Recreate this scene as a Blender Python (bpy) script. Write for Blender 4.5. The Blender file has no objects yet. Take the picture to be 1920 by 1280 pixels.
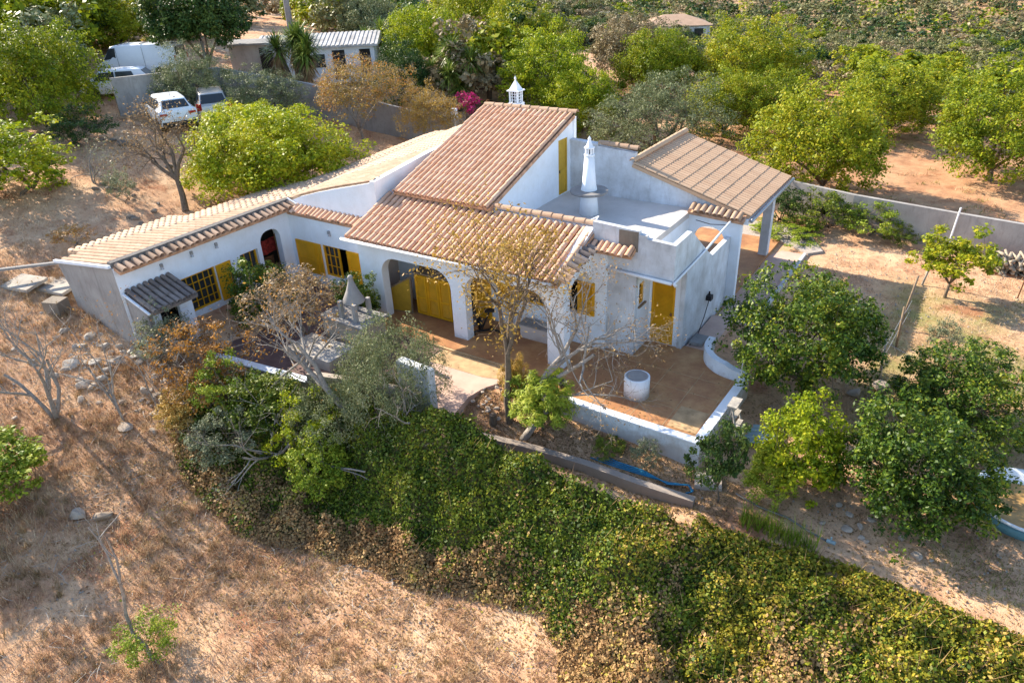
import bpy, bmesh, math, random
import numpy as np
from mathutils import Vector, Matrix
from mathutils.geometry import tessellate_polygon

sc = bpy.context.scene
COL = sc.collection
R = math.radians

# ---------------------------------------------------------------- camera
cam_d = bpy.data.cameras.new('camera'); cam = bpy.data.objects.new('camera', cam_d); COL.objects.link(cam)
cam_d.sensor_width = 36; cam_d.lens = 25.3125; cam_d.clip_start = .3; cam_d.clip_end = 2000
_r = Vector((0.835418, 0.548086, -0.040957)); _u = Vector((-0.23549, 0.424284, 0.874373)); _f = Vector((-0.496609, 0.720822, -0.483523))
cam.matrix_world = Matrix((( _r.x, _u.x, -_f.x, 7.524791), (_r.y, _u.y, -_f.y, -18.387456), (_r.z, _u.z, -_f.z, 10.901862), (0, 0, 0, 1)))
sc.camera = cam
# ---------------------------------------------------------------- light
SUN = Vector((-1.60, .12, 1.0)).normalized()
sl = bpy.data.lights.new('sun', 'SUN'); sl.energy = 5.0; sl.angle = R(.55); sl.color = (1.0, .89, .72)
so = bpy.data.objects.new('sun', sl); COL.objects.link(so); so.rotation_euler = SUN.to_track_quat('Z', 'Y').to_euler(); so.location = (-30, 5, 40)
w = bpy.data.worlds.new('World'); sc.world = w; w.use_nodes = True
nt = w.node_tree; bg = nt.nodes['Background']
sky = nt.nodes.new('ShaderNodeTexSky'); sky.sky_type = 'NISHITA'; sky.sun_disc = False
sky.sun_elevation = math.asin(SUN.z); sky.sun_rotation = math.atan2(SUN.x, SUN.y); sky.air_density = 1.0; sky.dust_density = .6
nt.links.new(sky.outputs[0], bg.inputs[0]); bg.inputs[1].default_value = .15
sc.view_settings.view_transform = 'Standard'; sc.view_settings.look = 'None'; sc.view_settings.gamma = 1; sc.view_settings.exposure = 1.3
sc.view_settings.use_curve_mapping = False

# ---------------------------------------------------------------- materials
def nodes(name):
    m = bpy.data.materials.new(name); m.use_nodes = True
    n = m.node_tree.nodes; l = m.node_tree.links
    return m, n, l, n['Principled BSDF']
def c4(c): return (c[0], c[1], c[2], 1)
def setin(n, k, v):
    if k in n.inputs: n.inputs[k].default_value = v
def ramp(n, l, src, stops, interp='LINEAR'):
    r = n.new('ShaderNodeValToRGB'); r.color_ramp.interpolation = interp; e = r.color_ramp.elements
    while len(e) < len(stops): e.new(.5)
    for i, (p, c) in enumerate(stops): e[i].position = p; e[i].color = c4(c)
    l.new(src, r.inputs[0]); return r.outputs[0]
def noise(n, l, scale, detail=4, rough=.6, vec=None, stretch=None, dist=0):
    t = n.new('ShaderNodeTexNoise'); t.inputs['Scale'].default_value = scale; t.inputs['Detail'].default_value = detail
    t.inputs['Roughness'].default_value = rough; t.inputs['Distortion'].default_value = dist
    if vec is None:
        g = n.new('ShaderNodeNewGeometry'); vec = g.outputs['Position']
    if stretch:
        mp = n.new('ShaderNodeMapping'); mp.inputs['Scale'].default_value = stretch; l.new(vec, mp.inputs[0]); vec = mp.outputs[0]
    l.new(vec, t.inputs[0]); return t.outputs[0]
def mixc(n, l, fac, a, b, mode='MIX'):
    m = n.new('ShaderNodeMix'); m.data_type = 'RGBA'; m.blend_type = mode; m.clamp_factor = True
    for s, v in ((m.inputs[0], fac), (m.inputs[6], a), (m.inputs[7], b)):
        if hasattr(v, 'is_linked'): l.new(v, s)
        elif isinstance(v, (tuple, list)): s.default_value = c4(v)
        else: s.default_value = v
    return m.outputs[2]
def bump(n, l, b, h, st=.3, d=.02):
    u = n.new('ShaderNodeBump'); u.inputs['Strength'].default_value = st; u.inputs['Distance'].default_value = d
    l.new(h, u.inputs['Height']); l.new(u.outputs[0], b.inputs['Normal'])
def plain(name, col, rough=.7, metal=0, var=.12, scale=6, bmp=.15, spec=.3):
    m, n, l, b = nodes(name)
    h = noise(n, l, scale, 5)
    a = tuple(x * (1 - var) for x in col); c = tuple(min(1, x * (1 + var)) for x in col)
    l.new(ramp(n, l, h, [(.3, a), (.7, c)]), b.inputs['Base Color'])
    b.inputs['Roughness'].default_value = rough; b.inputs['Metallic'].default_value = metal; setin(b, 'Specular IOR Level', spec)
    bump(n, l, b, noise(n, l, scale * 7, 3), bmp, .01)
    return m
def plaster(name, col, stain, amt=.5, streak=.35):
    m, n, l, b = nodes(name)
    big = noise(n, l, .9, 6, .65); st = noise(n, l, 2.6, 6, .75, stretch=(1.5, 1.5, .4), dist=.6); fine = noise(n, l, 14, 4, .7)
    f1 = ramp(n, l, big, [(.5 - amt * .2, (0, 0, 0)), (.82, (1, 1, 1))])
    c = mixc(n, l, f1, col, stain)
    f2 = ramp(n, l, st, [(.50, (0, 0, 0)), (.78, (streak,) * 3)])
    c = mixc(n, l, f2, c, tuple(x * .55 for x in stain))
    f3 = ramp(n, l, fine, [(.55, (0, 0, 0)), (.9, (.3,) * 3)])
    c = mixc(n, l, f3, c, tuple(x * .7 for x in stain))
    # mud splashed up from the ground, and drips under the copings, with ragged edges
    gp = n.new('ShaderNodeNewGeometry'); sp = n.new('ShaderNodeSeparateXYZ'); l.new(gp.outputs['Position'], sp.inputs[0])
    ma = n.new('ShaderNodeMath'); ma.operation = 'MULTIPLY_ADD'; l.new(noise(n, l, 3.5, 5, .7), ma.inputs[0]); ma.inputs[1].default_value = 1.1; ma.inputs[2].default_value = -.42
    sb_ = n.new('ShaderNodeMath'); sb_.operation = 'SUBTRACT'; l.new(ma.outputs[0], sb_.inputs[0]); l.new(sp.outputs[2], sb_.inputs[1])
    c = mixc(n, l, ramp(n, l, sb_.outputs[0], [(0, (0, 0, 0)), (.3, (.5,) * 3)]), c, (.34, .25, .18))
    l.new(c, b.inputs['Base Color']); b.inputs['Roughness'].default_value = .9; setin(b, 'Specular IOR Level', .15)
    bump(n, l, b, fine, .25, .01)
    return m
def tile_mat(name, cols, dirt=(.16, .12, .09), dirt_amt=.5):
    m, n, l, b = nodes(name)
    oi = n.new('ShaderNodeObjectInfo')
    k = [(i / max(1, len(cols) - 1), c) for i, c in enumerate(cols)]
    c = ramp(n, l, oi.outputs['Random'], k)
    h = noise(n, l, 1.1, 6, .7); c = mixc(n, l, ramp(n, l, h, [(.42, (0, 0, 0)), (.72, (dirt_amt,) * 3)]), c, dirt)
    g = noise(n, l, 16, 5, .75); c = mixc(n, l, ramp(n, l, g, [(.5, (0, 0, 0)), (.8, (dirt_amt,) * 3)]), c, dirt)
    l.new(c, b.inputs['Base Color']); b.inputs['Roughness'].default_value = .85; setin(b, 'Specular IOR Level', .2)
    bump(n, l, b, g, .35, .01)
    return m
def leaf_mat(name, stops, trans=.3, rough=.5, nscale=.7, spec=.15):
    m, n, l, b = nodes(name)
    g = n.new('ShaderNodeNewGeometry'); oi = n.new('ShaderNodeObjectInfo')
    big = noise(n, l, nscale, 3)
    a1 = n.new('ShaderNodeMath'); a1.operation = 'MULTIPLY_ADD'; l.new(g.outputs['Random Per Island'], a1.inputs[0]); a1.inputs[1].default_value = .55
    a2 = n.new('ShaderNodeMath'); a2.operation = 'MULTIPLY_ADD'; l.new(big, a2.inputs[0]); a2.inputs[1].default_value = 1.1; a2.inputs[2].default_value = -.38
    l.new(a2.outputs[0], a1.inputs[2])
    a3 = n.new('ShaderNodeMath'); a3.operation = 'MULTIPLY_ADD'; l.new(oi.outputs['Random'], a3.inputs[0]); a3.inputs[1].default_value = .2; l.new(a1.outputs[0], a3.inputs[2])
    c = ramp(n, l, a3.outputs[0], stops)
    l.new(c, b.inputs['Base Color']); b.inputs['Roughness'].default_value = rough; setin(b, 'Specular IOR Level', spec)
    t = n.new('ShaderNodeBsdfTranslucent'); l.new(c, t.inputs[0]); mx = n.new('ShaderNodeMixShader'); mx.inputs[0].default_value = trans
    l.new(b.outputs[0], mx.inputs[1]); l.new(t.outputs[0], mx.inputs[2]); l.new(mx.outputs[0], n['Material Output'].inputs[0])
    return m

M = {}
M['white'] = plaster('white_plaster', (.79, .83, .89), (.66, .67, .68), .25, .14)
M['stained'] = plaster('weathered_plaster', (.70, .74, .80), (.33, .32, .31), .8, .45)
M['grey_render'] = plaster('grey_render', (.40, .38, .36), (.22, .20, .19), .9, .6)
M['beige'] = plaster('beige_render', (.40, .35, .29), (.26, .21, .17), .6, .3)
M['concrete'] = plaster('concrete', (.30, .29, .28), (.16, .15, .15), .8, .5)
M['inner'] = plaster('bounce_pink_plaster', (.62, .52, .46), (.45, .36, .32), .4, .1)  # whitewash with the porch's pinkish bounce light mixed into its colour
M['roofflat'] = plaster('flat_roof_screed', (.60, .56, .53), (.46, .42, .39), .8, .2)
M['tile_red'] = tile_mat('terracotta_tile', [(.62, .38, .25), (.65, .42, .29), (.57, .33, .21), (.67, .45, .32), (.61, .38, .26)], (.36, .22, .14), .3)
M['tile_pale'] = tile_mat('pale_tile', [(.43, .285, .19), (.47, .32, .225), (.39, .25, .165), (.50, .355, .255)], (.22, .15, .10), .4)
M['tile_brown'] = tile_mat('brown_tile', [(.54, .35, .22), (.57, .38, .245), (.51, .325, .205)], (.3, .22, .15), .25)
M['tile_dark'] = tile_mat('dark_tile', [(.22, .18, .16), (.30, .25, .22), (.17, .14, .13)], (.07, .06, .06), .6)  # dark grey-brown tile tones
M['pan'] = plain('pan_tile', (.50, .29, .18), .9, var=.4, scale=5)
M['pan_pale'] = plain('pan_tile_pale', (.36, .25, .17), .9, var=.3, scale=5)
M['yellow'] = plain('yellow_paint', (.70, .335, .010), .5, var=.12, scale=3)
M['yellow_dk'] = plain('ochre_paint', (.50, .30, .03), .6, var=.15, scale=3)
M['terra_floor'] = None
M['dark'] = plain('dark_interior', (.018, .014, .012), .8)  # near-black colour stands in for the dark of unlit insides
M['black'] = plain('black_plastic', (.02, .02, .022), .45, bmp=.05)
M['grey_metal'] = plain('grey_metal', (.35, .36, .38), .4, .6, bmp=.05)
M['rust'] = plain('rusty_iron', (.20, .09, .045), .85, var=.3, scale=20)
M['wood'] = plain('weathered_wood', (.24, .17, .11), .85, var=.3, scale=14)
M['wood_grey'] = plain('grey_wood', (.36, .33, .29), .85, var=.25, scale=14)
M['white_metal'] = plain('white_enamel', (.75, .76, .78), .4, bmp=.03, var=.04)
M['mortar'] = plain('dark_mortar', (.13, .12, .115), .95, var=.35, scale=9)
M['stone'] = plaster('limestone', (.46, .42, .37), (.22, .19, .16), .9, .3)
M['stone_dk'] = plaster('dark_fieldstone', (.26, .22, .18), (.12, .10, .08), .9, .3)
M['bark'] = plain('bark', (.14, .105, .075), .95, var=.4, scale=12, bmp=.5)
M['bark_grey'] = plain('grey_bark', (.26, .23, .20), .95, var=.35, scale=12, bmp=.5)
M['gravel'] = plain('gravel', (.38, .33, .29), .95, var=.35, scale=22, bmp=.6)
M['step'] = plain('ochre_step', (.45, .30, .16), .85, var=.3, scale=3)
M['pink'] = plain('pink_floor', (.52, .36, .29), .8, var=.12, scale=2)
M['darkfloor'] = plain('maroon_floor', (.13, .075, .065), .7, var=.3, scale=2)
M['red'] = plain('red_cloth', (.30, .03, .02), .8, var=.7, scale=9)
M['blue'] = plain('blue_hose', (.02, .17, .30), .45, bmp=.02)
M['hosegrey'] = plain('grey_hose', (.16, .15, .14), .6, bmp=.02)
M['paleblue'] = plain('pale_blue_sheet', (.24, .32, .34), .6, var=.2)
M['glass'] = plain('window_glass', (.03, .035, .04), .08, spec=.6, var=.1, bmp=0)
M['carwhite'] = plain('car_paint_white', (.72, .75, .80), .25, bmp=0, var=.02, spec=.6)
M['carsilver'] = plain('car_paint_silver', (.48, .46, .44), .3, .4, bmp=0, var=.02, spec=.6)
M['tyre'] = plain('tyre_rubber', (.02, .02, .02), .85)
M['lamp_red'] = plain('tail_light_red', (.35, .01, .015), .25, bmp=0)
M['corrugated'] = plain('corrugated_sheet', (.42, .40, .38), .7, var=.35, scale=1.5)
M['log'] = plain('cut_log', (.33, .27, .20), .9, var=.35, scale=20)
def floor_mat():
    m, n, l, b = nodes('stamped_terracotta_floor')
    a = noise(n, l, .9, 6, .7); g = noise(n, l, 5, 5, .7)
    c = ramp(n, l, a, [(.3, (.27, .115, .055)), (.5, (.40, .195, .085)), (.68, (.52, .30, .13))])
    c = mixc(n, l, ramp(n, l, g, [(.45, (0, 0, 0)), (.75, (.45,) * 3)]), c, (.28, .12, .05))
    l.new(c, b.inputs['Base Color']); b.inputs['Roughness'].default_value = .55; setin(b, 'Specular IOR Level', .3)
    bump(n, l, b, g, .2, .01)
    return m
M['terra_floor'] = floor_mat()
def ground_mat():
    m, n, l, b = nodes('dry_ground')
    g = n.new('ShaderNodeNewGeometry'); P = g.outputs['Position']
    sx = n.new('ShaderNodeSeparateXYZ'); l.new(P, sx.inputs[0])
    big = noise(n, l, .12, 4, .6, P); mid = noise(n, l, .7, 6, .7, P); fine = noise(n, l, 6, 6, .75, P); vf = noise(n, l, 38, 3, .8, P)
    straw = ramp(n, l, mid, [(.28, (.37, .185, .11)), (.46, (.60, .355, .21)), (.66, (.71, .48, .30))])
    red = ramp(n, l, mid, [(.3, (.34, .16, .085)), (.5, (.50, .27, .15)), (.7, (.60, .38, .22))])
    def sm(src, a, b_):
        r = n.new('ShaderNodeMapRange'); r.interpolation_type = 'SMOOTHSTEP'; l.new(src, r.inputs[0]); r.inputs[1].default_value = a; r.inputs[2].default_value = b_; return r.outputs[0]
    def mul(a, b_):
        r = n.new('ShaderNodeMath'); r.operation = 'MULTIPLY'; l.new(a, r.inputs[0])
        if hasattr(b_, 'is_linked'): l.new(b_, r.inputs[1])
        else: r.inputs[1].default_value = b_
        return r.outputs[0]
    orch = mul(sm(sx.outputs[1], 12.8, 13.6), sm(sx.outputs[0], -12, -4))
    c = mixc(n, l, orch, straw, red)
    fr = mul(sm(sx.outputs[1], -5.5, -8.0), ramp(n, l, big, [(.45, (0, 0, 0)), (.62, (.8,) * 3)]))
    c = mixc(n, l, fr, c, red)
    # low herb and heath cover on the far plain
    hb = mul(sm(sx.outputs[1], 48, 66), ramp(n, l, noise(n, l, .11, 6, .7, P), [(.40, (1, 1, 1)), (.62, (.15,) * 3)]))
    c = mixc(n, l, hb, c, (.17, .155, .065))
    # greener turf in the garden on the other side of the fence
    gr = mul(mul(sm(sx.outputs[0], 4.6, 6.6), sm(sx.outputs[1], 10.5, 6.5)), sm(sx.outputs[1], -1.5, 1.5))
    gm = ramp(n, l, noise(n, l, .55, 4, .6, P), [(.38, (0, 0, 0)), (.6, (.85,) * 3)])
    c = mixc(n, l, mul(gr, gm), c, (.20, .20, .06))
    dk = ramp(n, l, fine, [(.30, (1, 1, 1)), (.46, (0, 0, 0))]); c = mixc(n, l, mul(dk, .5), c, (.22, .11, .06))
    lt = ramp(n, l, vf, [(.52, (0, 0, 0)), (.72, (1, 1, 1))]); c = mixc(n, l, mul(lt, .45), c, (.66, .52, .33))
    # bare red soil patches
    rs = ramp(n, l, noise(n, l, .45, 5, .65, P), [(.56, (0, 0, 0)), (.66, (1, 1, 1))]); c = mixc(n, l, mul(rs, .8), c, (.33, .13, .065))
    db = ramp(n, l, noise(n, l, 2.4, 6, .8, P), [(.52, (0, 0, 0)), (.64, (1, 1, 1))]); c = mixc(n, l, mul(db, .55), c, (.22, .13, .08))
    l.new(c, b.inputs['Base Color']); b.inputs['Roughness'].default_value = .95; setin(b, 'Specular IOR Level', .1)
    ad = n.new('ShaderNodeMath'); ad.operation = 'ADD'; l.new(fine, ad.inputs[0]); l.new(vf, ad.inputs[1])
    bump(n, l, b, ad.outputs[0], .6, .04)
    return m
M['ground'] = ground_mat()
LEAF = {
 'carob': leaf_mat('carob_leaf', [(.1, (.06, .11, .006)), (.35, (.19, .26, .010)), (.6, (.34, .385, .014)), (.95, (.50, .45, .02))]),
 'walnut': leaf_mat('orchard_leaf', [(.1, (.045, .09, .006)), (.35, (.155, .21, .010)), (.65, (.29, .32, .014)), (.95, (.46, .38, .02))]),
 'olive': leaf_mat('olive_leaf', [(.1, (.05, .065, .025)), (.45, (.14, .165, .065)), (.8, (.25, .27, .13)), (.95, (.36, .36, .22))], .15),
 'citrus': leaf_mat('citrus_leaf', [(.1, (.012, .035, .005)), (.45, (.05, .10, .009)), (.75, (.15, .20, .015)), (.95, (.38, .35, .03))], .2, .45, .9, .2),
 'dark': leaf_mat('dark_leaf', [(.1, (.015, .04, .01)), (.5, (.045, .09, .02)), (.9, (.12, .16, .03))], .2),
 'autumn': leaf_mat('autumn_leaf', [(.1, (.14, .10, .03)), (.4, (.30, .21, .05)), (.7, (.42, .27, .07)), (.95, (.50, .20, .05))], .3),
 'orange': leaf_mat('rust_leaf', [(.1, (.16, .09, .03)), (.4, (.38, .17, .03)), (.7, (.52, .25, .05)), (.95, (.40, .34, .08))], .3),
 'brown': leaf_mat('withered_leaf', [(.1, (.12, .075, .04)), (.5, (.30, .19, .09)), (.9, (.46, .30, .12))], .2),
 'gold': leaf_mat('golden_leaf', [(.1, (.25, .15, .03)), (.5, (.45, .28, .05)), (.9, (.55, .38, .12))], .3),
 'ivy': leaf_mat('ivy_leaf', [(.1, (.02, .045, .007)), (.4, (.065, .11, .010)), (.7, (.16, .20, .015)), (.95, (.30, .29, .025))], .2, .5, .8, .2),
 'ivyyellow': leaf_mat('yellowing_ivy_leaf', [(.1, (.07, .085, .012)), (.4, (.19, .19, .018)), (.7, (.36, .29, .03)), (.95, (.46, .29, .08))], .25, .5, 1.3),
 'ivydry': leaf_mat('dry_ivy_leaf', [(.1, (.14, .075, .035)), (.45, (.33, .19, .08)), (.75, (.48, .31, .14)), (.95, (.42, .36, .06))], .15, .6, 1.3),
 'yucca': leaf_mat('yucca_leaf', [(.1, (.04, .085, .012)), (.5, (.12, .18, .03)), (.9, (.28, .32, .06))], .15, .4),
 'deadfrond': leaf_mat('dead_frond', [(.1, (.18, .11, .05)), (.9, (.42, .28, .13))], .1),
 'scrub': leaf_mat('scrub_leaf', [(.1, (.07, .085, .03)), (.45, (.16, .165, .06)), (.9, (.30, .27, .12))], .15),
 'scrubbrown': leaf_mat('dry_scrub_leaf', [(.1, (.15, .115, .06)), (.5, (.27, .21, .11)), (.9, (.36, .28, .16))], .15),
 'rosemary': leaf_mat('rosemary_leaf', [(.1, (.06, .12, .01)), (.5, (.20, .27, .02)), (.9, (.36, .38, .04))], .2),
 'greygreen': leaf_mat('grey_shrub_leaf', [(.1, (.09, .11, .06)), (.5, (.20, .22, .12)), (.9, (.34, .34, .20))], .2),
 'magenta': leaf_mat('bougainvillea_bract', [(.1, (.30, .01, .09)), (.9, (.65, .03, .22))], .3),
 'straw': leaf_mat('dry_straw', [(.1, (.27, .14, .075)), (.5, (.55, .35, .20)), (.9, (.74, .57, .37))], .2, .7),
 'grassgreen': leaf_mat('turf_blade', [(.1, (.12, .12, .03)), (.5, (.24, .22, .06)), (.9, (.45, .36, .14))], .2, .7),
}

# ---------------------------------------------------------------- object helpers
def tag(o, label=None, cat=None, group=None, kind=None):
    if label: o['label'] = label
    if cat: o['category'] = cat
    if group: o['group'] = group
    if kind: o['kind'] = kind
    return o
def empty(name, loc=(0, 0, 0), rz=0, label=None, cat=None, group=None):
    o = bpy.data.objects.new(name, None); COL.objects.link(o); o.location = loc; o.rotation_euler = (0, 0, rz); o.empty_display_size = .2
    return tag(o, label, cat, group)
def link(name, me, parent=None, kind=None):
    o = bpy.data.objects.new(name, me); COL.objects.link(o)
    if parent: o.parent = parent
    if kind: o['kind'] = kind
    return o
def base_of(p):
    v = Vector((0, 0, 0))
    while p is not None: v += p.location; p = p.parent
    return v
class MB:
    """collects shapes in world coordinates (or local when built without a world shift)"""
    def __init__(s): s.v = []; s.f = []; s.m = []
    def add(s, vs, fs, mi=0):
        k = len(s.v); s.v += [tuple(v) for v in vs]; s.f += [tuple(i + k for i in f) for f in fs]; s.m += [mi] * len(fs)
    def box(s, a, b, mi=0):
        x0, y0, z0 = a; x1, y1, z1 = b
        s.add([(x0, y0, z0), (x1, y0, z0), (x1, y1, z0), (x0, y1, z0), (x0, y0, z1), (x1, y0, z1), (x1, y1, z1), (x0, y1, z1)],
              [(0, 3, 2, 1), (4, 5, 6, 7), (0, 1, 5, 4), (1, 2, 6, 5), (2, 3, 7, 6), (3, 0, 4, 7)], mi)
    def obox(s, c, ax, ay, az, mi=0):
        c = Vector(c); ax = Vector(ax); ay = Vector(ay); az = Vector(az); v = []
        for k in (-1, 1):
            for (i, j) in ((-1, -1), (1, -1), (1, 1), (-1, 1)): v.append(c + ax * i + ay * j + az * k)
        s.add(v, [(0, 3, 2, 1), (4, 5, 6, 7), (0, 1, 5, 4), (1, 2, 6, 5), (2, 3, 7, 6), (3, 0, 4, 7)], mi)
    def bar(s, a, b, w, h, mi=0, up=(0, 0, 1)):
        a = Vector(a); b = Vector(b); d = (b - a); L = d.length / 2; d.normalize(); sd = d.cross(Vector(up))
        if sd.length < 1e-4: sd = d.cross(Vector((0, 1, 0)))
        sd.normalize(); u = sd.cross(d).normalized(); s.obox((a + b) / 2, d * L, sd * w / 2, u * h / 2, mi)
    def tube(s, pts, rad, n=8, mi=0, cap=True):
        pts = [Vector(p) for p in pts]; rs = rad if hasattr(rad, '__len__') else [rad] * len(pts)
        vs = []; fs = []; ref = Vector((.3, .2, 1)).normalized()
        for i, p in enumerate(pts):
            d = (pts[min(i + 1, len(pts) - 1)] - pts[max(i - 1, 0)]).normalized()
            a = d.cross(ref)
            if a.length < 1e-3: a = d.cross(Vector((1, 0, 0)))
            a.normalize(); b = d.cross(a)
            for k in range(n):
                t = 2 * math.pi * k / n; vs.append(p + (a * math.cos(t) + b * math.sin(t)) * rs[i])
        for i in range(len(pts) - 1):
            for k in range(n): fs.append((i * n + k, i * n + (k + 1) % n, (i + 1) * n + (k + 1) % n, (i + 1) * n + k))
        if cap: fs.append(tuple(range(n))[::-1]); fs.append(tuple((len(pts) - 1) * n + k for k in range(n)))
        s.add(vs, fs, mi)
    def lathe(s, c, prof, n=24, mi=0):
        vs = []; fs = []
        for (r, z) in prof:
            for k in range(n):
                t = 2 * math.pi * k / n; vs.append((c[0] + r * math.cos(t), c[1] + r * math.sin(t), c[2] + z))
        for i in range(len(prof) - 1):
            for k in range(n): fs.append((i * n + k, i * n + (k + 1) % n, (i + 1) * n + (k + 1) % n, (i + 1) * n + k))
        s.add(vs, fs, mi)
    def prism(s, poly, z0, z1, mi=0):
        n = len(poly); v = [(x, y, z0) for x, y in poly] + [(x, y, z1) for x, y in poly]
        t = tessellate_polygon([[Vector((x, y, 0)) for x, y in poly]])
        fs = [tuple(i + n for i in f) for f in t] + [tuple(f)[::-1] for f in t] + [(i, (i + 1) % n, (i + 1) % n + n, i + n) for i in range(n)]
        s.add(v, fs, mi)
    def build(s, name, mat, parent=None, smooth=False, kind=None, local=False):
        me = bpy.data.meshes.new(name); me.from_pydata(s.v, [], s.f)
        mats = mat if isinstance(mat, (list, tuple)) else [mat]
        for m in mats: me.materials.append(m)
        if len(mats) > 1: me.polygons.foreach_set('material_index', s.m)
        bm = bmesh.new(); bm.from_mesh(me); bmesh.ops.recalc_face_normals(bm, faces=bm.faces); bm.to_mesh(me); bm.free()
        if smooth: me.polygons.foreach_set('use_smooth', [True] * len(me.polygons))
        o = link(name, me, parent, kind)
        if parent and not local: o.location = -base_of(parent)
        return o
def box_part(name, a, b, mat, parent): m = MB(); m.box(a, b); return m.build(name, mat, parent)
def wall_poly(name, axis, c, poly, holes, th, mat, parent):
    """flat wall with openings; axis 'y': poly in (x,z), face at y=c, body towards +y; axis 'x': poly in (y,z), face at x=c, body towards -x"""
    loops = [poly] + list(holes)
    t = tessellate_polygon([[Vector((a, b, 0)) for a, b in lp] for lp in loops])
    flat = [p for lp in loops for p in lp]; n = len(flat)
    if axis == 'y': V = [(a, c, b) for a, b in flat] + [(a, c + th, b) for a, b in flat]
    else: V = [(c, a, b) for a, b in flat] + [(c - th, a, b) for a, b in flat]
    F = [tuple(f) for f in t] + [tuple(i + n for i in f)[::-1] for f in t]; k = 0
    for lp in loops:
        m_ = len(lp)
        for i in range(m_): F.append((k + i, k + (i + 1) % m_, k + (i + 1) % m_ + n, k + i + n))
        k += m_
    m = MB(); m.add(V, F); return m.build(name, mat, parent)
def rect(a0, b0, a1, b1): return [(a0, b0), (a1, b0), (a1, b1), (a0, b1)]
def arch(a0, b0, a1, b1, r, n=8):
    p = [(a0, b0), (a1, b0)]
    for i in range(n + 1):
        t = math.pi / 2 * i / n; p.append((a1 - r + r * math.cos(t), b1 - r + r * math.sin(t)))
    for i in range(n + 1):
        t = math.pi / 2 + math.pi / 2 * i / n; p.append((a0 + r + r * math.cos(t), b1 - r + r * math.sin(t)))
    return p

# ---------------------------------------------------------------- terrain
CP = [(-13,-1,-.12),(-9,-1,-.12),(-9,4,-.12),(-4,-2,-.12),(0,3,-.12),(0,9,-.1),(-6,9,-.05),(2.6,0,-.35),(3,5,-.2),(4,-3,-.5),(4.5,-6.5,-.75),(1,-5.3,-.5),(-2,-5.6,-.42),(-3,-6.3,-.42),(-7,-5.0,-.3),(-10,-6,-.2),
(-13.5,-9,.15),(-14.5,-8.6,.3),(-17,-8.6,.85),(-20,-8,1.5),(-18.2,-2,1.1),(-17.5,4,1.0),(-22,3,2.2),(-27.5,3,3.42),(-30,4.6,3.38),(-29,6.8,3.32),(-38,7.5,5.0),(-50,20,6),(-80,40,7.2),(-30,20,3.2),(-15,20,.9),(-20,35,1.8),(-6,20,.3),(0,20,.1),(7,13,-.2),(15,0,-.5),(9,-3,-.6),(8,5,-.25),
(0,-8.2,-1.9),(-5,-8.2,-1.8),(3,-8.2,-1.7),(7,-8,-1.2),(11,-7.5,-.9),(-9,-9.5,-1.0),(-12,-11,-.5),(-12,-14,-.7),(-8,-13,-1.5),(-6,-17,-2),(0,-13,-2.3),(0,-18,-2.5),(6,-12,-2.2),(9,-16,-2.4),(12,-11,-1.6),(-18,-14,.5),(-24,-12,1.6),(-35,-5,3.6),(-60,0,6),
(-60,90,2),(-35,70,-.8),(-10,50,-.8),(10,40,-.4),(30,30,-.7),(10,80,-4),(40,80,-4),(-40,120,-5),(60,20,-2),(30,-10,-2),(0,160,-7),(-120,120,4),(100,120,-6),(-200,300,12),(0,400,8),(200,300,6),(-300,100,18),(300,0,-4),(-200,-100,10),(100,-200,-6),(-50,-100,-2)]
_P = np.array(CP, float); _n = len(_P)
def _U(d2): return d2 * np.log(d2 + 1e-9)
_A = np.zeros((_n + 3, _n + 3)); _d2 = ((_P[:, None, :2] - _P[None, :, :2]) ** 2).sum(-1)
_A[:_n, :_n] = _U(_d2 / 100.) + np.eye(_n) * .02; _A[:_n, _n] = 1; _A[:_n, _n + 1:] = _P[:, :2] / 10.; _A[_n:, :_n] = _A[:_n, _n:].T
_S = np.linalg.solve(_A, np.r_[_P[:, 2], 0, 0, 0])
def ghs(x, y):
    x = np.asarray(x, float); y = np.asarray(y, float); s = x.shape; x = x.ravel(); y = y.ravel(); out = np.empty(len(x))
    for i in range(0, len(x), 20000):
        a = x[i:i + 20000]; b = y[i:i + 20000]
        d = ((a[:, None] - _P[None, :, 0]) ** 2 + (b[:, None] - _P[None, :, 1]) ** 2) / 100.
        out[i:i + 20000] = _U(d) @ _S[:_n] + _S[_n] + _S[_n + 1] * a / 10. + _S[_n + 2] * b / 10.
    return out.reshape(s)
def gz(x, y): return float(ghs([x], [y])[0])
_rg = np.random.RandomState(5); _W = [(_rg.uniform(-1, 1, 2), _rg.uniform(0, 6.28)) for _ in range(60)]
def wob(x, y, f, k0=0, k=12):
    """smooth pseudo noise, about -1..1"""
    o = np.zeros_like(x)
    for (d, p) in _W[k0:k0 + k]: o = o + np.sin((x * d[0] + y * d[1]) * f * 3 + p)
    return o / k * 1.6
def seg(a, b, st): return list(np.arange(a, b, st))
xs = seg(-420, -120, 20) + seg(-120, -50, 4) + seg(-50, -24, .8) + seg(-24, 14, .17) + seg(14, 40, .9) + seg(40, 120, 5) + seg(120, 421, 20)
ys = seg(-220, -60, 16) + seg(-60, -20, 2.5) + seg(-20, 16, .17) + seg(16, 50, .8) + seg(50, 180, 4) + seg(180, 520, 18)
X, Y = np.meshgrid(np.array(xs), np.array(ys)); Z = ghs(X, Y)
plat = 1 / (1 + np.exp(-np.minimum(np.minimum(X + 14.5, 3.4 - X), np.minimum(Y + 4.0, 12 - Y)) * 3))
Z = Z + (1 - plat) * (wob(X, Y, .9) * .05 + wob(X, Y, 2.6, 12) * .03 + wob(X, Y, 6.5, 24, 20) * .018)
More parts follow.
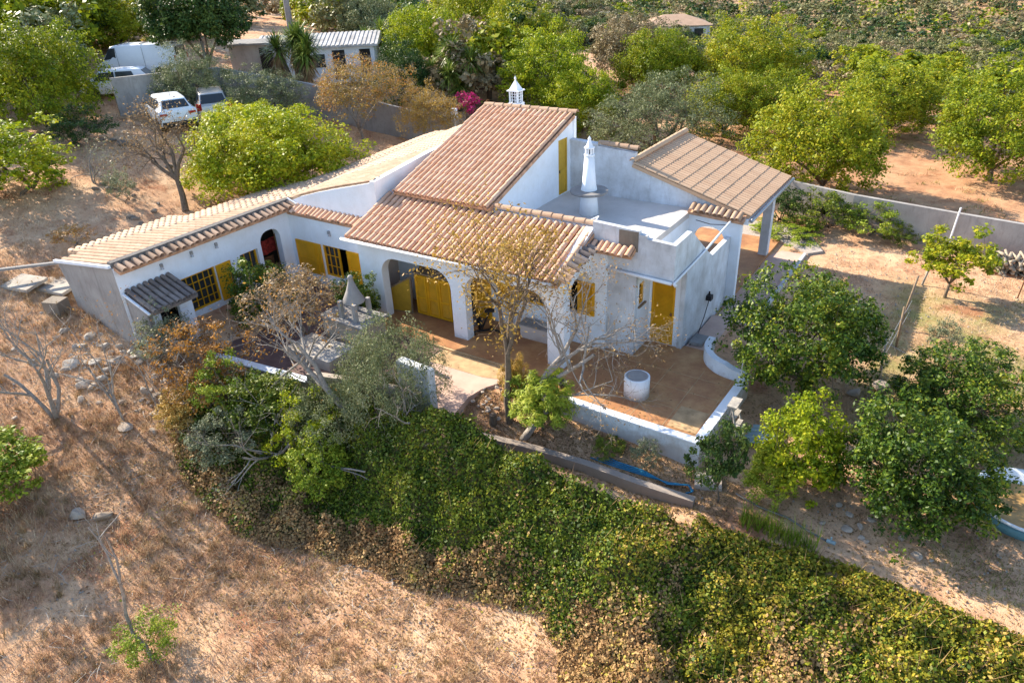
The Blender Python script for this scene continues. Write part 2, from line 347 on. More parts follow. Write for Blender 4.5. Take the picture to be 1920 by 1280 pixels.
Z = np.where((X > -9.4) & (X < 3.2) & (Y > -4.3) & (Y < 4), np.minimum(Z, -.2), Z)
nx, ny = len(xs), len(ys)
idx = np.arange(nx * ny).reshape(ny, nx)
Q = np.stack([idx[:-1, :-1], idx[:-1, 1:], idx[1:, 1:], idx[1:, :-1]], -1).reshape(-1, 4)
def fast_mesh(name, V, F, mats, mi=None, smooth=False):
    me = bpy.data.meshes.new(name); V = np.asarray(V, np.float32); F = np.asarray(F, np.int32); k = F.shape[1]
    me.vertices.add(len(V)); me.vertices.foreach_set('co', V.ravel())
    me.loops.add(F.size); me.loops.foreach_set('vertex_index', F.ravel())
    me.polygons.add(len(F)); me.polygons.foreach_set('loop_start', np.arange(0, F.size, k, dtype=np.int32)); me.polygons.foreach_set('loop_total', np.full(len(F), k, np.int32))
    if smooth: me.polygons.foreach_set('use_smooth', np.ones(len(F), bool))
    for m in mats: me.materials.append(m)
    if mi is not None: me.polygons.foreach_set('material_index', np.asarray(mi, np.int32))
    me.update(calc_edges=True); return me
tag(link('ground', fast_mesh('ground', np.stack([X, Y, Z], -1).reshape(-1, 3), Q, [M['ground']], smooth=True)), kind='structure')

# ---------------------------------------------------------------- tiles
def tile_mesh(name, r, L, mat, n=8, flat=1.0, tp=.88, dz_=.010):
    V = []; F = []
    for (y, rr, dz) in ((0, r * tp, 0), (L, r, dz_)):
        for t_ in (0, -.016):
            for k in range(n + 1):
                a = math.pi * k / n; q = rr + t_; V.append((-q * math.cos(a), y, max(0, q * math.sin(a) * flat) + dz - (0 if t_ == 0 else 0)))
    m = n + 1
    for k in range(n):
        F.append((k, k + 1, 2 * m + k + 1, 2 * m + k)); F.append((m + k, 3 * m + k, 3 * m + k + 1, m + k + 1))
        F.append((2 * m + k, 2 * m + k + 1, 3 * m + k + 1, 3 * m + k)); F.append((k, m + k, m + k + 1, k + 1))
    F.append((0, 2 * m, 3 * m, m)); F.append((n, m + n, 3 * m + n, 2 * m + n))
    me = bpy.data.meshes.new(name); me.from_pydata(V, [], F)
    for mt in (mat if isinstance(mat, (list, tuple)) else [mat]): me.materials.append(mt)
    return me
CAMP = Vector((7.52, -18.39, 10.9))
rt = random.Random(3)
def frame(o_, down, across):
    d = Vector(down).normalized(); a = Vector(across).normalized(); u = a.cross(d).normalized()
    if u.z < 0: u = -u; a = -a
    a = d.cross(u).normalized()
    return Matrix(((a.x, d.x, u.x, o_[0]), (a.y, d.y, u.y, o_[1]), (a.z, d.z, u.z, o_[2]), (0, 0, 0, 1)))
def lay_tiles(mats4, me, parent, name='tile', limit=300, rest='tile_rows', jit=.009):
    mats4 = [m @ Matrix.Rotation(rt.uniform(-jit, jit) * 2, 4, 'Z') @ Matrix.Rotation(rt.uniform(-jit, jit), 4, 'X') @ Matrix.Translation((rt.uniform(-jit, jit) * .5, rt.uniform(-jit, jit) * 1.5, 0)) for m in mats4]
    mats4.sort(key=lambda m: (m.translation - CAMP).length); off = -base_of(parent)
    for m in mats4[:limit]:
        o = link(name, me, parent); m = m.copy(); m.translation = m.translation + off; o.matrix_local = m
    if len(mats4) > limit:
        V = np.array([v.co[:] for v in me.vertices]); F = np.array([p.vertices[:] for p in me.polygons]); VV = []; FF = []
        for i, m in enumerate(mats4[limit:]):
            a = np.array(m); VV.append(V @ a[:3, :3].T + a[:3, 3]); FF.append(F + i * len(V))
        o = link(rest, fast_mesh(rest, np.concatenate(VV), np.concatenate(FF), list(me.materials)), parent, 'stuff'); o.location = off
def plane_tiles(P0, A, D, ncol, pitch, ncourse, expo):
    P0 = Vector(P0); A = Vector(A).normalized(); D = Vector(D).normalized()
    return [frame(P0 + A * (i + .5) * pitch + D * (j * expo), D, A) for i in range(ncol) for j in range(ncourse)]
def pan_sheet(name, P0, A, D, wdt, L, pitch, mat, parent, depth=.035):
    """wavy layer of hollow tiles between the covers, with the boards under it"""
    P0 = Vector(P0); A = Vector(A).normalized(); D = Vector(D).normalized(); U = A.cross(D)
    if U.z < 0: U = -U
    n = max(2, int(wdt / pitch) * 4); V = []; F = []
    for e in (0, 1):
        for i in range(n + 1):
            q = P0 + A * (wdt * i / n) + D * (L * e); h = -depth * (1 - math.cos(2 * math.pi * (i / n * round(wdt / pitch) + .0))) * .5
            V.append(q + U * (h + .02))
    for e in (0, 1):
        for i in range(n + 1): V.append(P0 + A * (wdt * i / n) + D * (L * e) - U * .10)
    m = n + 1
    for i in range(n):
        F.append((i, i + 1, m + i + 1, m + i)); F.append((2 * m + i, 3 * m + i, 3 * m + i + 1, 2 * m + i + 1))
        F.append((i, 2 * m + i, 2 * m + i + 1, i + 1)); F.append((m + i, m + i + 1, 3 * m + i + 1, 3 * m + i))
    F.append((0, m, 3 * m, 2 * m)); F.append((n, 2 * m + n, 3 * m + n, m + n))
    b = MB(); b.add(V, F); return b.build(name, mat, parent)

# ---------------------------------------------------------------- the house
house = empty('house', (-6, 0, -.1), 0, 'long whitewashed farmhouse with terracotta roofs, yellow shutters and an arched porch', 'house')
Wh, St = M['white'], M['stained']
# terrace / floors that belong to the house's plinth
EX, EZ = -3.15, 2.86      # eave of porch roof (y,z)
RX, RZ = -.93, 3.66       # its ridge
# porch front with two openings
wall_poly('porch_wall', 'y', -2.75, [(-9.25, -.3), (-1.45, -.3), (-1.45, 2.82), (-9.25, 2.82)],
          [arch(-8.3, -.03, -5.45, 2.22, .62), arch(-4.92, -.03, -2.0, 2.28, .62)], .32, Wh, house)
wall_poly('porch_side_wall', 'x', -1.451, [(-2.43, -.3), (-1.0, -.3), (-1.0, 3.72), (-2.43, 3.08)], [arch(-2.40, -.03, -1.203, 2.55, .42)], .25, Wh, house)
wall_poly('porch_gable', 'x', -1.448, [(-3.05, 2.6), (-2.43, 2.6), (-1.0, 3.72), (-1.0, 3.75), (-3.08, 2.84)], [], .25, Wh, house)
# back wall of porch with openings; continues to the corner beside the door block
wall_poly('porch_back_wall', 'y', -1.2, [(-9.2, -.3), (-.95, -.3), (-.95, 3.2), (-9.2, 3.2)],
          [rect(-2.32, 1.0, -1.82, 2.12), rect(-6.25, -.03, -5.75, 2.0), rect(-4.0, .95, -2.9, 2.0)], .2, M['white'], house)
box_part('porch_floor', (-9.2, -3.42, -.35), (-1.9, -1.2, 0), M['terra_floor'], house)
box_part('porch_step', (-8.9, -3.5, -.35), (-2.0, -3.421, -.012), M['step'], house)
box_part('porch_end_wall', (-9.25, -2.43, -.3), (-9.0, 3, 2.8), M['inner'], house)
box_part('porch_ceiling', (-9.0, -2.43, 2.62), (-1.7, -1.2, 2.70), M['wood'], house)
# dark room behind openings
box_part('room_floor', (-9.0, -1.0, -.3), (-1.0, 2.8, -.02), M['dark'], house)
# block with the yellow door
wall_poly('door_block_wall', 'y', -1.07, [(-.95, -.3), (-.06, -.3), (-.06, 2.55), (1.046, 2.555), (1.046, 3.655), (.21, 3.70), (.205, 3.78), (-.02, 3.80), (-.025, 3.89), (-1.447, 3.95), (-1.447, 2.6), (-.95, 2.6)], [], .16, St, house)
wall_poly('window_wall', 'x', -.0601, [(-.91, -.3), (0, -.3), (0, 2.6), (-.91, 2.6)], [rect(-.80, 1.5, -.42, 2.2)], .16, Wh, house)
wall_poly('door_wall', 'y', 0, [(-.06, -.3), (1.04, -.3), (1.04, 2.56), (-.06, 2.56)], [rect(0, 0.001, .74, 2.06)], .2, Wh, house)
box_part('door_canopy', (-.06, -.909, 2.551), (.90, 0, 2.75), Wh, house)
box_part('bare_brick_patch', (-.62, -1.085, 3.28), (-.04, -1.069, 3.86), M['stone_dk'], house)
# screen wall on the garden side: high, then cut down to let light into the passage
wall_poly('screen_wall', 'x', 1.0505, [(-1.066, 2.55), (-.05, 2.55), (-.05, -.6), (3.795, -.6), (3.795, 2.28), (2.1, 2.25), (1.7, 2.5), (.95, 3.05), (.42, 3.45), (.1, 3.68), (-.91, 3.66), (-1.066, 3.66)], [], .15, St, house)
wall_poly('passage_arch_wall', 'y', 3.8, [(-.4, -.3), (1.35, -.3), (1.35, 2.8), (1.2, 2.93), (-.4, 3.02)], [arch(-.22, 0.0, .86, 2.5, .5)], .2, Wh, house)
box_part('passage_floor', (-.3, .2, -.35), (.90, 3.8, -.005), M['terra_floor'], house)
# flat roof and what stands round it
m = MB(); m.box((-5.1, -.91, 2.70), (-.4, 4.15, 2.9)); m.build('flat_roof', M['roofflat'], house)
box_part('flat_roof_side', (-.5, .2, -.2), (-.401, 3.8, 2.699), Wh, house)
wall_poly('terrace_back_wall', 'y', 4.15, [(-5.1, 2.6), (1.3, 2.6), (1.3, 2.93), (.6, 3.06), (-.35, 3.32), (-1.4, 3.70), (-2.59, 4.10), (-2.59, 4.52), (-5.1, 4.70)], [], .2, St, house)
wall_poly('upper_gable_wall', 'x', -5.1, [(-.9, 2.6), (4.35, 2.6), (4.35, 5.5), (-.9, 3.80)], [rect(3.32, 2.93, 3.95, 4.87)], .22, Wh, house)
box_part('upper_corner_pier', (-5.32, 4.35, 2.6), (-5.07, 4.55, 5.46), Wh, house)
wall_poly('upper_front_wall', 'y', -.78, [(-8.75, 2.6), (-5.32, 2.6), (-5.32, 3.66), (-8.75, 3.66)], [], .2, Wh, house)
wall_poly('upper_back_wall', 'y', 4.2, [(-8.8, -.2), (-5.32, -.2), (-5.32, 5.35), (-8.8, 5.35)], [], .2, Wh, house)
box_part('lean_to_backing', (-5.1, -.93, 2.9), (-1.45, -.80, 3.72), Wh, house)
box_part('core_wall', (-9.1, -.95, -.3), (-8.85, 4.2, 3.7), Wh, house)
box_part('inner_dark_fill', (-8.9, .3, -.3), (-.6, .5, 2.69), M['dark'], house)  # near-black screen, paints the rooms behind the porch as unlit
# courtyard wall in the middle and the wall above it
wall_poly('courtyard_wall', 'y', -1.8, [(-13.7, -.4), (-9.24, -.4), (-9.24, 2.62), (-13.7, 2.66)], [rect(-12.12, .38, -10.85, 1.6)], .3, Wh, house)
up = [(-13.66, 2.6), (-9.303, 2.6), (-9.303, 4.19)] + [(x, 2.95 + 1.22 * ((x + 13.66) / 4.36) ** .82) for x in (-10.2, -11.2, -12.2, -13.1)] + [(-13.66, 2.95)]
wall_poly('courtyard_upper_wall', 'y', -1.55, up, [], .2, Wh, house)
wall_poly('roof_side_wall', 'x', -9.3, [(-1.553, 2.5), (4.2, 2.5), (4.2, 4.62), (1.4, 4.5), (-1.553, 4.20)], [], .2, Wh, house)
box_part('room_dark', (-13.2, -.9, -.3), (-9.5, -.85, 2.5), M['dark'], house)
# left wing
wall_poly('left_wing_wall', 'x', -13.7, [(-8.485, -.5), (-1.5, -.5), (-1.5, 2.85), (-8.485, 2.85)],
          [arch(-3.2, -.1, -2.3, 2.2, .38), rect(-4.15, .95, -3.38, 1.72), rect(-6.5, .45, -5.2, 1.72)], .28, Wh, house)
wall_poly('end_gable_wall', 'y', -8.5, [(-16.75, .2), (-15.6, -.5), (-13.72, -.5), (-13.72, 2.88), (-14.6, 2.72), (-15.6, 2.57), (-17.15, 2.42), (-16.85, 1.6)], [], .25, M['grey_render'], house)
box_part('rear_wall', (-17.0, -8.2, .2), (-16.8, 0, 2.3), Wh, house)
box_part('arch_room_dark', (-15.2, -4.2, -.2), (-15.0, -1.6, 2.4), M['dark'], house)  # near-black sheet, puts the shade of the room behind the arch into colour
def zC(x, y):
    if x < -13.68: z = 2.95 + .147 * (x + 13.68)
    elif x < -9.2: z = 2.97 + 1.22 * ((x + 13.68) / 4.4) ** .82
    else: z = 4.2
    return z + (.045 * max(0, y + 1.5) if x > -14.5 else .045 * max(0, y + 1.5) * max(0, (x + 17) / 2.5))
lr = empty('tiled_roof', (0, 0, 0)); lr.parent = house; lr.location = -house.location
def xlow(y): return -17.15 if y < -7.7 else (-18.0 if y < -3.8 else (-17.0 if y < .8 else -15.4))
fr = []; y = -8.35; sheet = MB()
while y < 8.3:
    hi = -13.90 if y < -1.55 else (-9.42 if y < 4.2 else -9.0); lo = xlow(y); n = int((hi - lo) / .37); x = hi
    for j in range(n):
        a = Vector((x, y, zC(x, y) + .03)); b = Vector((x - .37, y, zC(x - .37, y) + .03)); fr.append(frame(a, b - a, (0, 1, 0))); x -= .37
    q = [(hi + .1 if y >= -1.55 else hi + .06, 0)] + [(hi - k * (hi - lo) / 6, 0) for k in range(1, 7)]
    for k in range(6):
        xa, xb = q[k][0], q[k + 1][0]
        for (s0, s1, h0, h1) in ((-.125, 0, 0, -.03), (0, .125, -.03, 0)):
            pass
        sheet.add([(xa, y - .13, zC(xa, y) + .01), (xa, y + .13, zC(xa, y) + .01), (xb, y + .13, zC(xb, y) + .01), (xb, y - .13, zC(xb, y) + .01),
                   (xa, y - .13, zC(xa, y) - .12), (xa, y + .13, zC(xa, y) - .12), (xb, y + .13, zC(xb, y) - .12), (xb, y - .13, zC(xb, y) - .12)],
                  [(0, 1, 2, 3), (7, 6, 5, 4), (0, 3, 7, 4), (1, 5, 6, 2), (2, 6, 7, 3), (0, 4, 5, 1)])
    y += .25
sheet.build('pan_tiles', M['pan_pale'], lr, kind='stuff')
lay_tiles(fr, tile_mesh('tile', .10, .42, M['tile_pale'], flat=.7, tp=.92, dz_=.006), lr, jit=.006)
box_part('mortar_ridge', (-13.93, -8.47, 2.88), (-13.70, -1.57, 3.04), M['mortar'], house)
ve = MB(); ve.bar((-13.75, -8.53, 2.92), (-17.2, -8.53, 2.46), .09, .09); ve.build('verge', M['white'], house)
vg = MB(); vg.bar((-13.75, -1.62, 3.03), (-13.3, -1.62, 2.88), .06, .08); vg.build('flashing', M['white_metal'], house)
# short canopies of one row of tiles
def canopy(P0, A, D, n, pitch, L, r, mat, bend=None, name='tile_canopy'):
    c = empty(name); c.parent = house; c.location = -house.location
    ms = plane_tiles(P0, A, D, n, pitch, 1, L)
    if bend: ms = bend
    lay_tiles(ms, tile_mesh('tile', r, L, mat), c, jit=.03); return c
canopy((-13.72, -8.45, 2.93), (0, 1, 0), (1, 0, -.33), 27, .256, .42, .10, M['tile_pale'])
pan_sheet('canopy_pans', (-13.72, -8.45, 2.90), (0, 1, 0), (1, 0, -.33), 6.9, .36, .256, M['pan'], house)
canopy((-13.6, -1.50, 2.86), (1, 0, -.005), (0, -1, -.42), 20, .214, .50, .088, M['tile_red'])
pan_sheet('canopy_pans', (-13.6, -1.50, 2.80), (1, 0, 0), (0, -1, -.42), 4.3, .44, .214, M['pan'], house)
bd = []
for i in range(11):
    t = i / 10; yy = -3.0 + 1.95 * t; zz = 2.98 + .40 * math.sin(t * math.pi / 2); bd.append(frame((-1.50, yy, zz), (1, -.10 * (1 - t), -.28), (0, 1, .2)))
canopy(0, 0, 0, 0, 0, .42, .095, M['tile_dark'], bend=None) if False else None
cc = empty('tile_canopy'); cc.parent = house; cc.location = -house.location; lay_tiles(bd[3:], tile_mesh('tile', .10, .42, M['tile_dark']), cc, jit=.03); lay_tiles(bd[:3], tile_mesh('tile', .10, .42, M['tile_pale']), cc, jit=.03)
sb = MB()
for i in range(10):
    a = bd[i].translation; b = bd[i + 1].translation; sb.add([a + Vector((0, 0, .02)), b + Vector((0, 0, .02)), b + Vector((.33, 0, -.08)), a + Vector((.33, 0, -.08)), a - Vector((0, 0, .12)), b - Vector((0, 0, .12)), b + Vector((.33, 0, -.18)), a + Vector((.33, 0, -.18))],
    [(0, 1, 2, 3), (4, 7, 6, 5), (0, 3, 7, 4), (1, 5, 6, 2), (3, 2, 6, 7), (0, 4, 5, 1)])
sb.build('canopy_bed', M['white'], house)
canopy((-1.40, -1.12, 3.42), (1, 0, -.01), (0, -1, -.42), 7, .186, .42, .085, M['tile_red'])
pan_sheet('canopy_pans', (-1.45, -1.08, 3.37), (1, 0, 0), (0, -1, -.42), 1.35, .34, .186, M['pan'], house)
canopy((-.42, 3.98, 3.14), (1, 0, -.05), (0, -1, -.38), 9, .20, .40, .09, M['tile_pale'])
pan_sheet('canopy_pans', (-.42, 3.98, 3.07), (1, 0, -.05), (0, -1, -.38), 1.85, .34, .20, M['pan'], house)
# upper roof
ur = empty('tiled_roof'); ur.parent = house; ur.location = -house.location
D1 = Vector((0, -5.38, -1.76)); sl1 = D1.length
pan_sheet('pan_tiles', (-8.88, 4.25, 5.57), (1, 0, 0), D1, 3.92, sl1, .206, M['pan'], ur, depth=.06)
lay_tiles(plane_tiles((-8.92, 4.25, 5.60), (1, 0, 0), D1, 19, .206, 13, sl1 / 13), tile_mesh('tile', .078, sl1 / 13 * 1.10, M['tile_red']), ur)
rg = MB()
fr = [frame((-8.85 + i * .39, 4.33, 5.63), (1, 0, 0), (0, 1, 0)) for i in range(10)]
lay_tiles(fr, tile_mesh('ridge_tile', .12, .44, M['tile_pale']), ur, name='ridge_tile')
# lower roof over the porch
pr = empty('tiled_roof'); pr.parent = house; pr.location = -house.location
D2 = Vector((0, EX - RX, EZ - RZ)); sl2 = D2.length
pan_sheet('pan_tiles', (-9.32, RX, RZ - .03), (1, 0, 0), D2, 7.92, sl2 + .05, .233, M['pan'], pr, depth=.06)
lay_tiles(plane_tiles((-9.33, RX, RZ + .01), (1, 0, 0), D2, 34, .233, 6, sl2 / 6), tile_mesh('tile', .088, sl2 / 6 * 1.10, M['tile_red']), pr)
fr = [frame((-5.12 + i * .365, -.86, RZ + .13), (1, 0, -.004), (0, 1, 0)) for i in range(10)]
lay_tiles(fr, tile_mesh('ridge_tile', .12, .41, M['tile_pale']), pr, name='ridge_tile')
# parapet coping tiles of the roof terrace
fr = [frame((-4.0 + i * .36, 4.25, 4.70 - i * .018), (1, 0, -.05), (0, 1, 0)) for i in range(4)]
lay_tiles(fr, tile_mesh('ridge_tile', .12, .40, M['tile_pale']), house, name='coping_tile')
cp = MB(); cp.bar((-5.1, 4.25, 4.72), (-4.0, 4.25, 4.66), .26, .07); cp.build('coping', M['stained'], house)
# gutters and pipes
g = MB(); g.tube([(-9.45, -3.23, 2.77), (-1.55, -3.23, 2.83)], .05, 8); g.build('gutter', M['white_metal'], house, True)
g = MB(); g.tube([(-.92, -1.16, 2.66), (1.03, -1.16, 2.58)], .05, 8); g.build('gutter', M['white_metal'], house, True)
g = MB(); g.tube([(1.10, -1.16, 2.60), (1.10, .1, 2.66), (1.10, 1.2, 2.72), (1.12, 3.3, 2.95)], .035, 6); g.tube([(1.10, -1.16, 2.60), (1.14, -1.1, 2.5)], .05, 6); g.build('pipe', M['white_metal'], house, True)
g = MB(); g.tube([(-.97, -1.1, 3.2), (-.97, -1.1, .0)], .03, 6); g.build('downpipe', M['white_metal'], house, True)
# ---- doors, windows, shutters
def louvre_door(name, axis, c, a0, a1, z0, z1, mat, parent, out=.03, slats=True, mid=True, label=None):
    """framed louvred leaf; axis 'y': in plane y=c facing -y; 'x': in plane x=c facing +x"""
    m = MB(); s = -1 if axis == 'y' else 1
    def bx(a_, z_, b_, zz_, d0, d1):
        lo, hi = sorted((c + s * d0, c + s * d1))
        if axis == 'y': m.box((a_, lo, z_), (b_, hi, zz_))
        else: m.box((lo, a_, z_), (hi, b_, zz_))
    fw = .07
    bx(a0, z0, a0 + fw, z1, -.02, out); bx(a1 - fw, z0, a1, z1, -.02, out); bx(a0 + fw, z0, a1 - fw, z0 + fw, -.02, out); bx(a0 + fw, z1 - fw, a1 - fw, z1, -.02, out)
    zm = z0 + (z1 - z0) * .42
    if mid: bx(a0 + fw, zm, a1 - fw, zm + .06, -.02, out)
    if slats:
        z = z0 + fw + .01
        while z < z1 - fw - .04:
            q = c + s * .005
            if axis == 'y': m.obox(((a0 + a1) / 2, q, z + .022), ((a1 - a0) / 2 - fw, 0, 0), (0, .014, .012), (0, -.003, .004))
            else: m.obox((q, (a0 + a1) / 2, z + .022), (0, (a1 - a0) / 2 - fw, 0), (-.014, 0, .012), (.003, 0, .004))
            z += .046
    else: bx(a0 + fw, z0 + fw, a1 - fw, z1 - fw, -.01, .012)
    bx(a0 + .02, z0 + .02, a1 - .02, z1 - .02, -.022, -.015)
    o = m.build(name, mat, parent)
    if label: o['label'] = label
    return o
def barred_window(axis, c, a0, a1, z0, z1, nx_, nz_, parent, dark=True):
    s = -1 if axis == 'y' else 1; fm = MB()
    def bx(m, a_, z_, b_, zz_, d0, d1):
        lo, hi = sorted((c + s * d0, c + s * d1))
        if axis == 'y': m.box((a_, lo, z_), (b_, hi, zz_))
        else: m.box((lo, a_, z_), (hi, b_, zz_))
    fw = .06
    for (p, q, r_, t_) in ((a0, z0, a0 + fw, z1), (a1 - fw, z0, a1, z1), (a0 + fw, z0, a1 - fw, z0 + fw), (a0 + fw, z1 - fw, a1 - fw, z1)): bx(fm, p, q, r_, t_, -.1, -.04)
    for i in range(1, nx_): x = a0 + (a1 - a0) * i / nx_; bx(fm, x - .012, z0 + fw, x + .012, z1 - fw, -.09, -.055)
    for i in range(1, nz_): z = z0 + (z1 - z0) * i / nz_; bx(fm, a0 + fw, z - .012, a1 - fw, z + .012, -.085, -.06)
    f = fm.build('window', M['yellow'], parent)
    pm = MB(); bx(pm, a0 + .03, z0 + .03, a1 - .03, z1 - .03, -.12, -.105); p = pm.build('pane', M['glass'], f); p.location = (0, 0, 0)
    return f
d = louvre_door('door', 'y', .05, 0.005, .735, .012, 2.05, M['yellow'], house)
k = MB(); k.box((.62, -.01, .98), (.66, .02, 1.08)); k.bar((.60, -.02, 1.03), (.68, -.02, 1.03), .02, .02); ko = k.build('handle', M['rust'], d); ko.location = (0, 0, 0)
d = louvre_door('door', 'x', -5.14, 3.33, 3.94, 2.94, 4.86, M['yellow_dk'], house, slats=False, label='dull ochre door onto the roof terrace')
k = MB(); k.box((-5.12, 3.38, 3.72), (-5.09, 3.42, 3.82)); ko = k.build('handle', M['black'], d); ko.location = (0, 0, 0)
barred_window('x', -.06, -.79, -.43, 1.51, 2.19, 1, 3, house)
sm_ = MB(); sm_.box((-.06, -.86, 1.45), (.0, -.36, 1.499)); sm_.build('sill', M['wood'], house)
louvre_door('shutter', 'y', -1.22, -1.84, -1.28, 1.05, 2.12, M['yellow'], house)
louvre_door('shutter', 'y', -1.22, -2.44, -2.33, 1.0, 2.0, M['yellow'], house, slats=False)
louvre_door('shutter', 'y', -1.22, -4.75, -4.02, .95, 2.0, M['yellow'], house)
louvre_door('shutter', 'y', -1.22, -2.88, -2.42, .95, 2.0, M['yellow'], house, slats=False)
barred_window('y', -1.2, -4.0, -2.9, .95, 2.0, 3, 3, house)
louvre_door('shutter', 'y', -1.22, -5.73, -5.05, .02, 2.0, M['yellow'], house)
louvre_door('shutter', 'y', -1.22, -8.0, -7.45, .02, 1.95, M['yellow'], house, slats=False)
# courtyard window with open shutters
louvre_door('shutter', 'y', -1.83, -13.46, -12.48, .36, 1.6, M['yellow'], house, slats=False)
louvre_door('shutter', 'y', -1.83, -12.46, -12.16, .36, 1.6, M['yellow'], house, slats=False)
louvre_door('shutter', 'y', -1.83, -10.82, -10.02, .34, 1.6, M['yellow'], house, slats=False)
barred_window('y', -1.78, -12.12, -11.33, .38, 1.6, 3, 3, house)
# left wing windows
barred_window('x', -13.72, -6.5, -5.2, .45, 1.72, 6, 4, house)
barred_window('x', -13.78, -4.15, -3.38, .95, 1.72, 3, 1, house)
louvre_door('shutter', 'x', -13.67, -7.05, -6.52, .42, 1.72, M['yellow'], house, slats=False)
louvre_door('shutter', 'x', -13.67, -5.18, -4.60, .42, 1.72, M['yellow'], house, slats=False)
# lean-to annex at the near end
an = MB(); an.box((-13.699, -8.40, -.4), (-12.70, -8.25, 1.60)); an.add([(-13.699, -8.40, 1.6), (-12.70, -8.40, 1.6), (-13.699, -8.40, 1.85), (-13.699, -8.25, 1.6), (-12.70, -8.25, 1.6), (-13.699, -8.25, 1.85)], [(0, 1, 2), (3, 5, 4), (0, 2, 5, 3), (1, 4, 5, 2)]); an.build('annex_side_wall', M['grey_render'], house)
wall_poly('annex_wall', 'x', -12.68, [(-8.25, -.4), (-6.9, -.4), (-6.9, 1.6), (-8.25, 1.6)], [rect(-8.0, .75, -7.35, 1.45)], .15, M['white'], house)
box_part('annex_end_wall', (-13.69, -7.05, -.4), (-12.84, -6.9, 1.6), Wh, house)
box_part('annex_dark', (-13.4, -8.2, -.3), (-13.3, -7.1, 1.5), M['dark'], house)
ar = empty('annex_roof'); ar.parent = house; ar.location = -house.location
D3 = Vector((1.25, 0, -.42)); pan_sheet('pan_tiles', (-13.69, -8.38, 2.02), (0, 1, 0), D3, 1.6, D3.length, .2, M['tile_dark'], ar)
lay_tiles(plane_tiles((-13.69, -8.38, 2.08), (0, 1, 0), D3, 8, .2, 3, D3.length / 3), tile_mesh('tile', .085, D3.length / 3 * 1.12, M['tile_dark']), ar)
v = MB(); v.bar((-13.65, -8.44, 2.0), (-12.45, -8.44, 1.60), .06, .06); v.build('verge', M['white'], house)
v = MB()
for i in range(5): v.obox((-12.66, -7.25, .8 + i * .12), (.01, 0, .02), (0, .12, 0), (0, 0, .015))
v.build('louvre', M['white_metal'], house)
# wall lamps on the courtyard walls
for (p, ax) in (((-13.68, -4.95, 2.42), 'x'), ((-11.6, -1.83, 2.15), 'y'), ((-13.68, -7.0, 2.42), 'x'), ((-13.68, -5.9, 2.45), 'x')):
    l_ = MB(); l_.box((p[0] - .02, p[1] - .05, p[2] - .05), (p[0] + .06, p[1] + .03, p[2] + .06)); l_.lathe((p[0] + .04, p[1] - .02, p[2] - .12), [(.06, 0), (.03, .08), (0, .09)], 8); l_.build('wall_lamp', M['grey_metal'], house)
# pergola roof at the east end
pg = empty('pergola_roof'); pg.parent = house; pg.location = -house.location
D4 = Vector((4.12, 0, -1.22)); L4 = D4.length
pan_sheet('pan_tiles', (-2.6, 4.0, 4.17), (0, 1, 0), D4, 4.85, L4, .2, M['tile_brown'], pg, depth=.05)
lay_tiles(plane_tiles((-2.6, 4.0, 4.20), (0, 1, 0), D4, 24, .202, 10, L4 / 10), tile_mesh('tile', .088, L4 / 10 * 1.05, M['tile_brown'], n=6, flat=.6, tp=.95, dz_=.012), pg, jit=.004)
fr = [frame((-2.62, 4.0 + i * .4, 4.27), (0, 1, 0), (1, 0, 0)) for i in range(12)]
lay_tiles(fr, tile_mesh('ridge_tile', .12, .43, M['tile_brown']), pg, name='ridge_tile')
g = MB(); g.tube([(1.62, 3.9, 2.85), (1.62, 8.9, 2.9)], .06, 8); g.build('gutter', M['grey_metal'], house, True)
g = MB(); g.box((1.38, 3.92, 2.70), (1.52, 8.85, 2.88)); g.box((-2.55, 8.65, 2.7), (1.38, 8.8, 2.88)); g.build('eave_beam', M['white'], house)
box_part('pergola_post', (.84, 8.30, 0), (1.16, 8.62, 2.7), St, house)
box_part('pergola_post', (.84, 3.82 + .2, -.2), (1.30, 4.14, 2.7), Wh, house)
box_part('far_wall', (-2.8, 4.352, -.1), (-2.6, 8.8, 4.0), Wh, house)
wall_poly('far_gable', 'y', 8.66, [(-2.6, 2.7), (1.3, 2.7), (1.3, 2.9), (-2.6, 4.05)], [], .15, Wh, house)
box_part('pergola_floor', (-2.6, 3.8, -.3), (1.18, 10.2, 0), M['terra_floor'], house)
box_part('ramp', (1.181, 2.6, -.5), (2.3, 9.4, -.12), M['pink'], house)
box_part('ramp_kerb', (2.301, 2.6, -.5), (2.42, 9.4, -.04), St, house)
# roof lighthouse-shaped chimney with its round stone table
ch = empty('round_chimney', (-3.3, 2.2, 2.9), 0, 'tall tapering white chimney with a round slab collar, on the flat roof', 'chimney')
b = MB(); b.lathe((-3.3, 2.2, 2.902), [(0, 0), (.33, 0), (.26, .72)], 20); b.lathe((-3.3, 2.2, 2.902), [(.27, .80), (.23, 1.0), (.16, 1.92), (0, 1.92)], 20); b.build('shaft', M['white'], ch, True)
b = MB(); b.lathe((-3.3, 2.2, 2.902), [(0, .72), (.62, .72), (.64, .76), (.62, .80), (.24, .81)], 28); b.build('round_slab', M['concrete'], ch)
b = MB(); b.lathe((-3.3, 2.2, 2.902), [(.155, 1.92), (.175, 1.93), (.175, 1.97), (.14, 1.975), (0, 1.975)], 16); b.build('lantern_base', M['white'], ch, True)
b = MB()
for i in range(9):
    t = 2 * math.pi * i / 9; b.obox((-3.3 + .125 * math.cos(t), 2.2 + .125 * math.sin(t), 2.9 + 2.07), (.018 * math.cos(t), .018 * math.sin(t), 0), (-.022 * math.sin(t), .022 * math.cos(t), 0), (0, 0, .09))
b.build('lantern', M['white'], ch)
